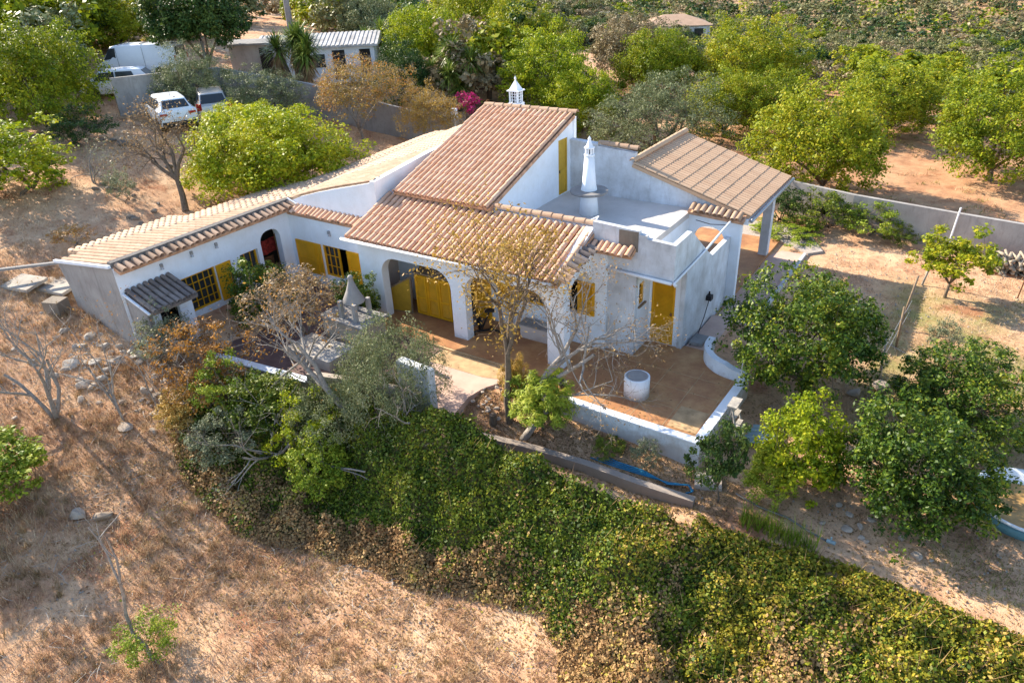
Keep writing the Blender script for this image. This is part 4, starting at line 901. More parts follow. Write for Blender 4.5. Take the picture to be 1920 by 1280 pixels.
yucca(-28.4, 12.4, [(-1.0, -.3, 3.0, 1.35), (.9, .3, 3.1, 1.35), (.1, .5, 3.5, 1.3), (-.5, .6, 3.3, 1.3), (1.2, -.2, 2.6, 1.2)], 'pair of tall dark yuccas in front of the neighbour house')
yucca(-21.5, 18.8, [(-1.3, -.6, 2.4, 1.2), (0, 0, 3.6, 1.25), (1.2, .2, 3.0, 1.2), (.3, -.9, 2.3, 1.2), (-.7, .5, 3.3, 1.2), (.9, -.7, 1.6, 1.1)], 'massive many headed yucca behind the golden brown tree')
yucca(-30, 21.2, [(-.9, 0, 2.3, 1.2), (.6, 0, 2.9, 1.2), (0, -.6, 1.8, 1.1)], 'yucca clump beside the corrugated roof')
# bougainvillea
def puff(name, x, y, z, W, H, n, ls, mats, label, cat, rs, frac=.0, asp=.6, stems=8):
    e = empty(name, (x, y, z), 0, label, cat); P, N, cc = crown_pts(rs, W, H, .05, max(8, n // 60), 60, W * .14, inner=.2, lob=.5, flatb=.2); V, F = leaves(P, N, ls, rs, asp)
    mi = (rs.uniform(0, 1, len(F)) < frac).astype(int) if len(mats) > 1 else None
    link('foliage', fast_mesh('foliage', V, F, mats, mi), e); mb = MB()
    for c in cc[:stems]: mb.tube([(0, 0, -.1), (c[0] * .4, c[1] * .4, c[2] * .5), tuple(c)], [.02, .014, .006], 4, cap=False)
    me = mesh_of(mb, 'stem', M['bark']); link('stem', me, e); return e
RS = np.random.RandomState(9)
puff('bougainvillea', -18.6, 16.0, gz(-18.6, 16) + .6, 1.9, 1.5, 1500, .11, [LEAF['magenta'], LEAF['ivy']], 'magenta flowering bougainvillea behind the roof edge', 'bougainvillea', RS, .15)

# ---- plants near the house
tree('orange_tree', 'citbush', 2, -12.0, -4.75, 2.1, 2.2, 'glossy dark green orange tree against the barred yellow window')
tree('rust_shrub', 'rustshrub', 0, -9.7, -5.3, 3.2, 2.7, 'tangled shrub of withered brown leaves in the courtyard', 'shrub', leaf='brown')
tree('orange_tree', 'citbush', 0, -8.9, -3.4, 1.4, 1.9, 'small green bush just in front of the open courtyard window', 'shrub')
tree('rust_shrub', 'rustshrub', 1, -10.6, -8.5, 2.7, 2.5, 'orange leaved shrub beside the rubble slope', 'shrub')
tree('rust_shrub', 'rustshrub', 0, -9.6, -8.9, 2.2, 1.8, 'lower rust coloured shrub where the ivy begins', 'shrub')
tree('grey_shrub', 'greyshrub', 0, -12.1, -8.4, 1.9, 1.9, 'feathery grey green shrub in front of the annex', 'shrub')
tree('olive_tree', 'olive', 2, -4.7, -6.9, 2.9, 4.0, 'front olive tree half hiding the left porch arch', leaf='olive', z=-1.3)
tree('olive_tree', 'olive', 1, -5.7, -7.6, 2.4, 2.5, 'lower lobe olive sucker beside the leaning dead trunk', 'tree', z=-1.4)
tree('rosemary_bush', 'rosemary', 0, -.75, -5.2, 1.75, 1.9, 'upright bright green rosemary bush between two almond trunks', 'shrub')
tree('rosemary_bush', 'rosemary', 0, -1.75, -4.9, .8, 1.7, 'pale feathery grass clump left of the rosemary', 'shrub', leaf='gold')
tree('yellow_shrub', 'citbush', 0, -11.7, -14.2, 3.0, 2.0, 'round yellow green bush with orange tips at the frame edge', 'shrub', leaf='rosemary')
tree('field_shrub', 'greyshrub', 0, -4.9, -14.4, 1.4, 1.1, 'scraggly green brown bush in the dry field', 'shrub', leaf='rosemary')
tree('lavender', 'greyshrub', 0, 2.1, -5.0, .85, .75, 'grey green lavender cushion at the foot of the terrace wall', 'shrub')
tree('low_shrub', 'shrub', 0, 1.15, -5.05, .9, .35, 'low green weeds next to the lavender cushion', 'shrub')
tree('grey_shrub', 'greyshrub', 0, -22.2, -3.2, 1.3, 1.5, 'grey green bush beside the bare almond tree', 'shrub')
tree('rust_shrub', 'rustshrub', 1, -20.4, -6.4, 1.6, .9, 'small reddish bush behind the left wing roof', 'shrub')
tree('rust_shrub', 'rustshrub', 0, -20.9, -10.4, 1.8, 1.3, 'thin reddish brown bush beside the concrete slabs', 'shrub')
tree('grey_shrub', 'greyshrub', 0, -16.7, 10.2, 1.5, 1.6, 'grey green bush below the yellow gate', 'shrub')
tree('dark_shrub', 'shrub', 0, -28.5, -1.0, 3.0, 1.6, 'dark bush under the tall yellow green tree', 'shrub', leaf='dark')
tree('dark_shrub', 'shrub', 0, -31.5, -4.5, 3.2, 1.8, 'dark bush at the edge behind the round tree', 'shrub', leaf='dark')
tree('carob_tree', 'carob', 1, -23.3, 3.6, 3.2, 2.3, 'low lime green bush between the cars and the big lime tree', 'shrub')
tree('grey_shrub', 'greyshrub', 0, 7.6, 3.9, 1.1, 1.2, 'wispy sapling inside the wire fence', 'shrub')

for i, (x, y, W, H, lf, lb) in enumerate([(-9.0, -8.8, 2.0, 1.7, 'rosemary', 'yellow green shrub at the upper end of the ivy bank'), (-7.6, -8.3, 2.2, 1.9, 'ivy', 'deep green shrub under the white coping of the courtyard'), (-6.2, -8.4, 2.0, 1.9, 'carob', 'bright sunlit shrub in front of the beige wall'), (-5.2, -9.0, 1.6, 1.9, 'rosemary', 'lime shrub at the foot of the dead grey tree'), (-8.0, -9.9, 1.8, 1.3, 'greygreen', 'grey green bush on the lower edge of the bank'), (-9.8, -9.7, 1.3, 1.0, 'gold', 'golden dry bush where the bank meets the field')]):
    tree('bank_shrub', 'citbush' if i % 2 else 'shrub', i % 3 if i % 2 else 0, x, y, W, H, lb, 'shrub', leaf=lf, z=gz(x, y) + .2)
# ---- leafless and nearly leafless trees
def grow(mb, rs, p, d, L, r, depth, tips, bend=.35, up=.12, nb=(2, 3)):
    pts = [p]; n = 4; rr = [r]; q = p
    for i in range(n):
        d = (d + Vector(rs.normal(0, bend * .4, 3)) + Vector((0, 0, up * .3))).normalized(); q = q + d * L / n; pts.append(q); rr.append(r * (1 - .35 * (i + 1) / n))
    mb.tube(pts, rr, 7 if depth > 3 else (5 if depth > 1 else 3), cap=False)
    if depth == 0: tips.append(q); return
    for _ in range(rs.randint(nb[0], nb[1] + 1)):
        dd = (d + Vector(rs.normal(0, .55, 3))).normalized(); k = rs.randint(2, n + 1); grow(mb, rs, pts[k], dd, L * rs.uniform(.55, .85), rr[k] * .66, depth - 1, tips, bend, up, nb)
    tips.append(q)
def bare(name, x, y, dirs, L, r, depth, seed, label, leaf=None, nl=6, ls=.08, mat='bark_grey', cat='tree', z=None, spread=.15, trunk=None, keep=None, up=.12, nb=(2, 3), bend=.35):
    rs = np.random.RandomState(seed); zz = gz(x, y) - .1 if z is None else z; e = empty(name, (x, y, zz), 0, label, cat); mb = MB(); tips = []
    p = Vector((0, 0, 0))
    if trunk: mb.tube(trunk, [r * (1.3 - .5 * i / (len(trunk) - 1)) for i in range(len(trunk))], 8, cap=False); p = Vector(trunk[-1])
    for d in dirs: grow(mb, rs, p, Vector(d).normalized(), L, r * .75, depth, tips, bend, up, nb)
    link('trunk', mesh_of(mb, 'trunk', M[mat]), e)
    if leaf:
        T = np.array([t[:] for t in tips])
        if keep is not None: T = T[keep(T)]
        i = np.repeat(np.arange(len(T)), nl); P = T[i] + rs.normal(0, spread, (len(i), 3)); V, F = leaves(P, np.tile([0, 0, .6], (len(P), 1)), ls, rs, .45, wild=1); link('crown', fast_mesh('crown', V, F, [LEAF[leaf]]), e)
    return e
bare('almond_tree', -1.65, -5.35, [(.05, .1, 1), (-.35, .1, .9), (.3, .2, .9), (-.1, .4, .8)], 1.5, .085, 5, 3, 'tall almond tree with yellow leaves in front of the porch arches', 'gold', 4, .08, 'bark', trunk=[(0, 0, 0), (-.05, 0, .8), (.03, 0, 1.6), (.02, .02, 2.2)], up=.18, nb=(3, 3), spread=.1)
bare('almond_tree', -1.1, -5.6, [(.9, .35, .45), (.5, .3, .9), (.75, .6, .75)], 1.6, .085, 5, 8, 'leaning almond tree reaching over the terrace, pale dry twigs', 'brown', 2, .06, 'bark_grey', trunk=[(0, 0, 0), (.32, .12, .55), (.62, .2, 1.0), (.5, .25, 1.9)], nb=(3, 3), spread=.08)
bare('fallen_limb', -.85, -5.35, [(1, .2, .3), (.9,.5,.6)], 1.1, .03, 4, 12, 'long bare limb reaching across the terrace towards the white drum', None, mat='bark_grey', cat='branch', trunk=[(0, 0, .9), (.5, .2, 1.3), (1.0, .3, 1.45)])
bare('dead_tree', -4.5, -7.7, [(-.75, -.15, .7), (-.9, .1, .5), (-.4, 0, .9)], 1.5, .10, 5, 21, 'leaning dead tree with grey twigs in front of the courtyard', 'orange', 1, .07, 'bark_grey', trunk=[(0, 0, 0), (-.15, 0, .9), (-.7, -.05, 1.7), (-1.3, -.1, 2.3)], z=-1.6)
bare('dead_tree', -4.2, -7.5, [(.6, .1, .5), (.45, .2, .9), (.8, .2, .0)], .95, .07, 4, 22, 'grey forked branches to the side of the front olive', None, 1, .07, 'bark_grey', trunk=[(0, 0, 0), (.1, 0, .7), (.45, .05, 1.3)], z=-1.5)
bare('dead_tree', -6.9, -9.2, [(-.8, 0, .3), (-.3, .3, .7), (.7, .2, .4), (.1, -.7, .3), (-.6, -.4, .2)], 1.1, .055, 4, 31, 'grey dead thicket of twigs lying on the ivy', 'greygreen', 2, .06, 'bark_grey', z=-1.0)
bare('dry_branch', -5.6, -8.9, [(1, .3, .15)], 1.7, .05, 2, 33, 'pale curved dead branch on top of the ivy', None, mat='bark_grey', cat='branch', z=-.75, nb=(1, 2))
bare('bare_tree', -12.9, -11.7, [(-.3, .2, .9), (.35, -.1, .9), (-.6, -.2, .7), (.05, .4, 1)], 1.9, .08, 5, 41, 'leafless grey tree at the edge above the round bush', 'brown', 1, .05, 'bark_grey')
bare('bare_tree', -11.4, -10.6, [(-.15, .1, 1), (.2, -.05, 1), (-.35, 0, .8)], 1.9, .045, 4, 43, 'thin leafless sapling among the rubble stones', 'orange', 1, .05, 'bark_grey')
bare('bare_tree', -10.9, -9.9, [(-.05, .1, 1), (.2, .05, 1)], 1.7, .035, 4, 44, 'second thin leafless sapling closer to the orange shrub', 'orange', 1, .05, 'bark_grey')
bare('bare_tree', -4.9, -14.4, [(.35, .1, .95), (-.4, .1, .9)], 1.4, .036, 3, 51, 'crooked slim bare tree standing in the dry field', None, mat='bark_grey', trunk=[(0, 0, .1), (-.05, 0, .5), (-.45, 0, .62), (-.55, .05, 1.1), (-.4, .1, 1.7), (-.3, .1, 2.1)], nb=(1, 2))
bare('dry_branch', -3.9, -14.5, [(.9, .3, .15), (-.7, .3, .2)], .7, .04, 2, 53, 'broken dry branch lying beside the field bush', None, mat='bark_grey', cat='branch', nb=(1, 2))
bare('almond_tree', -20.5, -1.6, [(-.6, -.1, .8), (-.2, .2, 1), (.25, .3, 1), (-.9, -.2, .4)], 1.35, .12, 5, 61, 'dark twisted almond tree with few brown leaves in the yard', 'brown', 3, .08, 'bark', trunk=[(.3, -.2, 0), (.05, 0, .6), (-.2, .1, 1.2)])
bare('bare_tree', -24.5, -3.0, [(0, .2, 1), (-.5, 0, .8), (.4, 0, .8)], 1.0, .05, 4, 63, 'small dry tree behind the round lime tree', 'greygreen', 2, .08, 'bark_grey')
bare('bare_tree', -25.8, 1.2, [(0, .2, 1), (-.5, 0, .8), (.5, 0, .7)], .9, .04, 4, 65, 'thin brown bush hiding the rear of the white car', 'brown', 4, .09, 'bark_grey', cat='shrub')
bare('bare_tree', -21.5, -11.5, [(0, .2, 1), (-.4, 0, .8)], 1.3, .09, 4, 67, 'half dead tree trunk at the frame edge behind the slabs', 'brown', 2, .08, 'bark')

# ---------------------------------------------------------------- ivy bank
HP = [(-11.2, -8.6), (-10.3, -10.0), (-8.4, -10.9), (-6.1, -11.1), (-4.5, -10.5), (-2.6, -10.0), (-1.5, -10.0), (.2, -9.4), (1.5, -9.1), (2.4, -9.7), (2.8, -10.4), (2.8, -13.5), (9, -15), (13, -12), (13, -6.6), (11.0, -6.0), (9.0, -5.9), (7.1, -5.75), (5.6, -6.0), (4.3, -6.2), (3.7, -5.95), (2.3, -6.0), (.9, -6.0), (-.6, -6.1), (-2.1, -6.4), (-3.8, -6.7), (-7.5, -7.45), (-10.6, -7.9)]
def sdf(px_, py_, poly):
    P = np.stack([px_, py_], 1); n = len(poly); d = np.full(len(P), 1e9); ins = np.zeros(len(P), bool)
    for i in range(n):
        a = np.array(poly[i]); b = np.array(poly[(i + 1) % n]); e = b - a; w_ = P - a; t = np.clip((w_ @ e) / (e @ e), 0, 1); q = w_ - t[:, None] * e; d = np.minimum(d, (q ** 2).sum(1))
        c = ((a[1] <= P[:, 1]) & (b[1] > P[:, 1])) | ((b[1] <= P[:, 1]) & (a[1] > P[:, 1])); xx = a[0] + (P[:, 1] - a[1]) / (b[1] - a[1] + 1e-12) * e[0]; ins ^= c & (P[:, 0] < xx)
    return np.where(ins, np.sqrt(d), -np.sqrt(d))
def ivy_h(x, y):
    s = sdf(x, y, HP); base = ghs(x, y); ed = np.clip(s / .55, 0, 1) ** .6
    wallt = np.exp(-np.maximum(0, -(y + 7.5)) ** 2 / 1.6) / (1 + np.exp((x - 4.2) * 2.2)) * np.where(x < -7.5, .45, 1)
    top = base + ed * (.22 + .38 * np.maximum(0, wob(x, y, .8, 5, 10)) + .34 * wob(x, y, 2.1, 15, 14) + .16 * wob(x, y, 5.0, 30, 14)) + ed * wallt * ((1.35 - .35 / (1 + np.exp(-(x + .5) * 2))) + .22 * wob(x, y, 1.4, 22, 12))
    return np.minimum(top, np.where((y > -6.9) & (x < 4), np.where(x < -1.5, -.66, -1.02), 9)), s
gx = np.arange(-11.6, 13.2, .12); gy = np.arange(-15.2, -5.4, .12); GX, GY = np.meshgrid(gx, gy); hz, s_ = ivy_h(GX.ravel(), GY.ravel())
zz = np.where(s_ > 0, hz - .10, ghs(GX.ravel(), GY.ravel()) - .4); a, b = len(gx), len(gy); id2 = np.arange(a * b).reshape(b, a); Qd = np.stack([id2[:-1, :-1], id2[:-1, 1:], id2[1:, 1:], id2[1:, :-1]], -1).reshape(-1, 4)
Qd = Qd[(s_[Qd] > -.02).all(1)]
M['ivy_under'] = plain('ivy_stems', (.075, .065, .022), .95, var=.7, scale=14, bmp=.8)
n = 500000; rs = np.random.RandomState(4); x = rs.uniform(-11.6, 13, n); y = rs.uniform(-14.5, -5.5, n); h, s2 = ivy_h(x, y)
dc = np.hypot(x - 7.5, y + 18.4)
ok = (s2 > -.06) & (rs.uniform(0, 1, n) < 1) & ~((x < 3) & (y < -13.6)); x, y, h, s2 = x[ok], y[ok], h[ok], s2[ok]
e_ = .05; hx = (ivy_h(x + e_, y)[0] - h) / e_; hy = (ivy_h(x, y + e_)[0] - h) / e_
P = np.stack([x, y, h + rs.uniform(-.10, .05, len(x))], 1); N = np.stack([-hx, -hy, np.ones(len(x))], 1); N /= np.linalg.norm(N, axis=1)[:, None]
V, F = leaves(P + N * rs.uniform(-.02, .07, (len(x), 1)), N * 1.2, .064, rs, .8, wild=.85)
yl = wob(x, y, .7, 8, 12) + .5 * wob(x, y, 2.2, 28, 14)
dryness = np.clip((-(y + 8.5)) * .34 + (x - 1.0) * .05, -1, .85) + .95 * yl + .35 * wob(x, y, 4.5, 2, 14) + rs.normal(0, .28, len(x))
dryness += np.where(s2 < .8, .55, 0) * (y < -8)
yel = .55 * wob(x, y, .9, 34, 12) + np.clip((x - 1) * .12, -.4, .5) + rs.normal(0, .3, len(x))
mi = np.where(dryness > .42, 2, np.where(yel > .45, 1, 0)); mi = np.where((x < -3) & (y > -8.6) & (mi == 2), 1, mi)
e = empty('ivy_bank', (0, -8, -2), 0, 'long bank of green and browning ivy below the retaining wall', 'ivy')
u = link('stems', fast_mesh('stems', np.stack([GX.ravel(), GY.ravel() + 8, zz + 2], 1), Qd, [M['ivy_under']], smooth=True), e, 'stuff')
u = link('foliage', fast_mesh('foliage', V + np.array([0, 8, 2]), F, [LEAF['ivy'], LEAF['ivyyellow'], LEAF['ivydry']], mi), e, 'stuff')

rs = np.random.RandomState(8); n = 5000; q = rs.randint(0, len(x), n); a_ = rs.uniform(0, 6.28, n); l_ = rs.uniform(.12, .45, n); o_ = np.stack([x[q], y[q] + 8, h[q] + 2], 1); d_ = np.stack([np.cos(a_), np.sin(a_), rs.uniform(.2, 1.6, n)], 1); sd = np.stack([-np.sin(a_), np.cos(a_), 0 * a_], 1) * .008
u = link('runners', fast_mesh('runners', np.stack([o_ - sd, o_ + sd, o_ + d_ * l_[:, None] * .7], 1).reshape(-1, 3), np.arange(n * 3).reshape(n, 3), [LEAF['brown']]), e, 'stuff')
# ---------------------------------------------------------------- dry grass, litter, stones
def scatter_zone(n, x0, x1, y0, y1, rs, cond):
    x = rs.uniform(x0, x1, n); y = rs.uniform(y0, y1, n); ok = cond(x, y); return x[ok], y[ok]
def blades(name, x, y, L, rs, mats, lean=.9, w=.012, mi=None, dz=0):
    z = ghs(x, y) + dz + (wob(x, y, .9) * .05 + wob(x, y, 2.6, 12) * .03); n = len(x); a = rs.uniform(0, 6.28, n); l = L * rs.uniform(.4, 1.3, n); t = rs.uniform(.2, lean, n) * 1.5
    d = np.stack([np.cos(a) * np.sin(t), np.sin(a) * np.sin(t), np.cos(t)], 1); s = np.stack([-np.sin(a), np.cos(a), 0 * a], 1) * w; o = np.stack([x, y, z - .01], 1)
    k = rs.uniform(-.3, .3, (n, 1)); tip = o + d * l[:, None] + s * k * 20
    V = np.stack([o - s, o + s, tip], 1).reshape(-1, 3); F = np.arange(n * 3).reshape(n, 3)
    return tag(link(name, fast_mesh(name, V, F, mats, mi)), kind='stuff')
rs = np.random.RandomState(21)
def front(x, y): return (sdf(x, y, HP) < .1) & (y < -7.2) | ((x < -14) & (y < -8.8))
x, y = scatter_zone(150000, -22, 4, -18.5, -7, rs, front); dn = wob(x, y, .9, 3, 12) + .6 * wob(x, y, 3, 20, 12); k = dn + rs.normal(0, .5, len(x)) > -.35
blades('dry_grass', x[k], y[k], .22, rs, [LEAF['straw'], LEAF['deadfrond']], lean=1.0, w=.008, mi=(rs.uniform(0, 1, int(k.sum())) < .3).astype(int))
x, y = scatter_zone(90000, 3.2, 15, -5.4, 12, rs, lambda x, y: (x > 4.6) | (y > 2)); k = wob(x, y, .8, 3, 12) + .4 * wob(x, y, 3, 20, 12) + rs.normal(0, .4, len(x)) > -.15
mi = ((wob(x, y, .5, 30, 12) > .05) & (x > 6)).astype(int)
blades('yard_grass', x[k], y[k], .13, rs, [LEAF['straw'], LEAF['grassgreen']], lean=1.0, w=.009, mi=mi[k])
x, y = scatter_zone(90000, -34, -18.3, -14, 12, rs, lambda x, y: wob(x, y, .7, 3, 12) + rs.normal(0, .4, len(x)) > 0)
blades('yard_grass', x, y, .18, rs, [LEAF['straw']], lean=1.0, w=.012)
x, y = scatter_zone(1400, -9, 3.0, -4.2, -1.3, rs, lambda x, y: ((x > -.7) | (y < -2.8)) & (y > -4.2) & (rs.uniform(0, 1, len(x)) < .35 + .6 * (np.abs(x - .2) < 1.2)))
P = np.stack([x, y, np.full(len(x), .008) - .055 * (y < -3.52) * (x < -2)], 1); V, F = leaves(P, np.tile([0, 0, 6.], (len(P), 1)), .06, rs, .5, wild=.5); tag(link('fallen_leaves', fast_mesh('fallen_leaves', V, F, [LEAF['brown']])), kind='stuff')
tx, ty = scatter_zone(5200, -20, 4, -18.3, -7.6, rs, lambda x, y: front(x, y) & (wob(x, y, .6, 14, 12) + rs.normal(0, .35, len(x)) > -.05)); i_ = np.repeat(np.arange(len(tx)), 34)
blades('grass_tufts', tx[i_] + rs.normal(0, .045, len(i_)), ty[i_] + rs.normal(0, .045, len(i_)), .26, rs, [LEAF['straw'], LEAF['deadfrond']], lean=.75, w=.006, mi=(rs.uniform(0, 1, len(tx)) < .3)[i_].astype(int))
tx, ty = scatter_zone(2600, -6, 26, 13.8, 46, rs, lambda x, y: wob(x, y, .5, 14, 12) + rs.normal(0, .4, len(x)) > .1); i_ = np.repeat(np.arange(len(tx)), 14)
blades('orchard_weeds', tx[i_] + rs.normal(0, .12, len(i_)), ty[i_] + rs.normal(0, .12, len(i_)), .22, rs, [LEAF['straw'], LEAF['grassgreen']], lean=.9, w=.016, mi=(rs.uniform(0, 1, len(tx)) < .35)[i_].astype(int))
# fallen leaves and twigs
def litter(name, x, y, size, rs, mats, mi=None, dz=.012):
    P = np.stack([x, y, ghs(x, y) + dz + (wob(x, y, .9) * .05 + wob(x, y, 2.6, 12) * .03)], 1); V, F = leaves(P, np.tile([0, 0, 1.6], (len(P), 1)), size, rs, .6, wild=.45); return tag(link(name, fast_mesh(name, V, F, mats, mi)), kind='stuff')
x, y = scatter_zone(60000, -16, 4.4, -16.5, -7.5, rs, lambda x, y: (sdf(x, y, HP) < .05) & (sdf(x, y, HP) + rs.normal(0, 1.2, len(x)) > -1.6))
litter('leaf_litter', x, y, .06, rs, [LEAF['ivydry']])
x, y = scatter_zone(16000, -3, 4.5, -6.0, -4.6, rs, lambda x, y: rs.uniform(0, 1, len(x)) < .8)
litter('leaf_litter', x, y, .045, rs, [LEAF['brown']], dz=.03)
x, y = scatter_zone(20000, 3.4, 12, -5.8, 2, rs, lambda x, y: rs.uniform(0, 1, len(x)) < .6)
litter('leaf_litter', x, y, .05, rs, [LEAF['brown']], dz=.02)
mb = MB(); rr = random.Random(5)
for i in range(900):
    x = rr.uniform(-15, 4); y = rr.uniform(-16.5, -8)
    if sdf(np.array([x]), np.array([y]), HP)[0] > 0: continue
    z = gz(x, y) + .04; a = rr.uniform(0, 6.28); l = rr.uniform(.1, .45); mb.tube([(x, y, z), (x + math.cos(a) * l * .5, y + math.sin(a) * l * .5 + rr.uniform(-.03, .03), z + .03), (x + math.cos(a) * l, y + math.sin(a) * l, z + rr.uniform(0, .06))], [.007, .006, .003], 3, cap=False)
mb.build('fallen_twigs', M['wood_grey'], kind='stuff')
def rock_mesh(seed, mat):
    rs = np.random.RandomState(seed); bm = bmesh.new(); bmesh.ops.create_icosphere(bm, subdivisions=2, radius=.5)
    D = rs.normal(0, 1, (10, 3)); D /= np.linalg.norm(D, axis=1)[:, None]; c = rs.uniform(.17, .40, 10)
    for v in bm.verts:
        p = np.array(v.co)
        for d, k in zip(D, c):
            t = p @ d
            if t > k: p = p - d * (t - k) * .9
        v.co = p + rs.normal(0, .012, 3)
    me = bpy.data.meshes.new('rock'); bm.to_mesh(me); bm.free(); me.materials.append(mat); return me
RK = [rock_mesh(i, M['stone']) for i in range(5)] + [rock_mesh(i + 9, M['stone_dk']) for i in range(3)]
def rock(x, y, s, label, group=None, dark=False, h=.6, dz=0):
    o = link('rock', rr.choice(RK[5:] if dark else RK[:5])); o.location = (x, y, gz(x, y) + s * h * .2 + dz); o.scale = (s * rr.uniform(.8, 1.25), s * rr.uniform(.75, 1.1), s * h); o.rotation_euler = (rr.uniform(-.2, .2), rr.uniform(-.2, .2), rr.uniform(0, 6.28)); tag(o, label, 'rock', group)
for i in range(150):
    t = rr.random(); x = -15.6 + t * 5.4 + rr.gauss(0, .5); y = -9.3 - .3 * t + rr.gauss(0, .7)
    if y > -8.75: y = -8.9 - rr.random() * 1.2
    s = .10 + .42 * rr.random() ** 2.2; rock(x, y, s, 'pale grey rubble stone on the slope below the left wing', 'rubble stones below the end gable', False, rr.uniform(.4, .8), -s * .08)
for i in range(24):
    x = rr.uniform(-20, -13); y = rr.uniform(-12.5, -9.2); rock(x, y, rr.uniform(.1, .3), 'scattered pale stone on the dry slope near the slabs', 'stones scattered on the dry slope')
for i in range(30):
    t = rr.random(); rock(-24 + t * 7 + rr.gauss(0, .25), -3.2 - 3 * t + 1.6 * math.sin(t * 5) + rr.gauss(0, .25), rr.uniform(.2, .5), 'dark field stone of the tumbled wall behind the left wing', 'stones of the tumbled wall in the yard', True)
for i in range(14): rock(-28 + rr.gauss(0, 2.2), .2 + rr.gauss(0, .3), rr.uniform(.25, .55), 'dark stone of the low wall under the tall yellow green tree', 'stones of the wall under the tree', True)
for i in range(34): rock(-12 + i * .28 + rr.gauss(0, .3), 31 - i * .06 + rr.gauss(0, .5), rr.uniform(.3, .7), 'grey stone in the long heap beyond the red field', 'stones heaped beyond the red field', i % 2 == 0, .8, rr.uniform(0, .5))
rock(-9.5, -13.2, .62, 'larger pale boulder lying alone in the dry field'); rock(-9.0, -12.85, .5, 'darker grey boulder beside the larger pale boulder', None, True)
for i in range(14): rock(7.0 + rr.gauss(0, .5), -4.5 + rr.gauss(0, .25), rr.uniform(.08, .26), 'pale stone at the foot of the twin trunked orange tree', 'stones under the twin trunked orange tree', False, .8)
for i in range(22): rock(-3.0 + rr.gauss(0, .35) + .5, -5.1 + rr.gauss(0, .45), rr.uniform(.08, .2), 'small stone in the planting pocket beside the pink path', 'stones in the planting pocket', False, .5, .1)
rock(6.4, 1.25, .5, 'flat pale stone at the foot of the fence corner post'); rock(5.9, .6, .45, 'round stone just below the fence corner')
for i in range(10): rock(9.0 + rr.gauss(0, .35), .8 + rr.gauss(0, .3), rr.uniform(.12, .3), 'small stone in the dug red earth past the low orange tree', 'stones in the dug red earth')
n = 9000; x = rs.uniform(-18, 12, n); y = rs.uniform(-16, 12, n); ok = (sdf(x, y, HP) < 0) & ~((x > -14) & (x < 3.3) & (y > -7)); x, y = x[ok], y[ok]; z = ghs(x, y); s = rs.uniform(.012, .045, len(x))
T = np.array([(1, 0, -.5), (-.5, .87, -.5), (-.5, -.87, -.5), (0, 0, .9)]); R3 = rs.uniform(0, 6.28, len(x)); Vp = np.stack([np.stack([x + s * (t[0] * np.cos(R3) - t[1] * np.sin(R3)), y + s * (t[0] * np.sin(R3) + t[1] * np.cos(R3)), z + .02 + s * t[2]], 1) for t in T], 1).reshape(-1, 3)
b4 = np.arange(len(x))[:, None] * 4; Fp = np.concatenate([b4 + np.array([[0, 1, 3]]), b4 + np.array([[1, 2, 3]]), b4 + np.array([[2, 0, 3]])]); tag(link('pebbles', fast_mesh('pebbles', Vp, Fp, [M['stone']])), kind='stuff')
# gravel patch by the pergola, soil of the planting strip
gp = MB(); gp.prism([(-3.5, 10.25), (1.2, 10.25), (2.45, 9.4), (2.9, 9.9), (1.7, 12.1), (-3.5, 13.2)], -.5, -.055); tag(gp.build('gravel_path', M['gravel']), kind='structure')

# ---------------------------------------------------------------- boundary walls and fence
wall_run('boundary_wall', [(-4.5, 14.6, 1.35), (.5, 13.9, 1.35), (3.2, 13.2, 1.3), (7.0, 12.7, 1.25), (11.5, 12.2, 1.2), (20, 11.2, 1.0)], 2.2, 0, .18, M['grey_render'], 'long weathered grey wall between garden and red orchard')
e = empty('wall_joint_pipe', (6.9, 12.4, -.2), 0, 'thin pale pipe standing against the grey boundary wall', 'pipe'); m = MB(); m.tube([(6.9, 12.5, -.2), (7.0, 12.56, 1.5)], .035, 8); m.build('pipe', M['white_metal'], e)
wall_run('yard_wall', [(-31.9, 3.0, 5.6), (-31.0, 5.6, 5.55), (-30.6, 8.6, 5.4), (-25.5, 10.6, 4.5), (-19.2, 12.4, 3.05), (-17.2, 13.4, 2.7)], 3.2, 0, .2, M['grey_render'], 'angled grey rendered yard wall behind the parked cars')
# vines over the boundary wall
for i, (x, y, W, H, lf, lb) in enumerate([(.4, 12.6, 2.2, 1.5, 'dark', 'dark green creeper next to the pergola post'), (2.2, 12.4, 2.6, 1.5, 'ivy', 'dense green creeper heaped against the grey wall'), (4.1, 12.5, 2.4, 1.3, 'rosemary', 'yellow green vine climbing over the grey wall top'), (5.3, 12.2, 1.3, .7, 'ivy', 'low straggling vine end by the bare stretch of grey wall'), (1.2, 11.3, 3.0, .45, 'rosemary', 'low yellow green ground cover beside the gravel path')]):
    tree('creeper', 'shrub', 0, x, y, W, H, lb, 'creeper', leaf=lf)
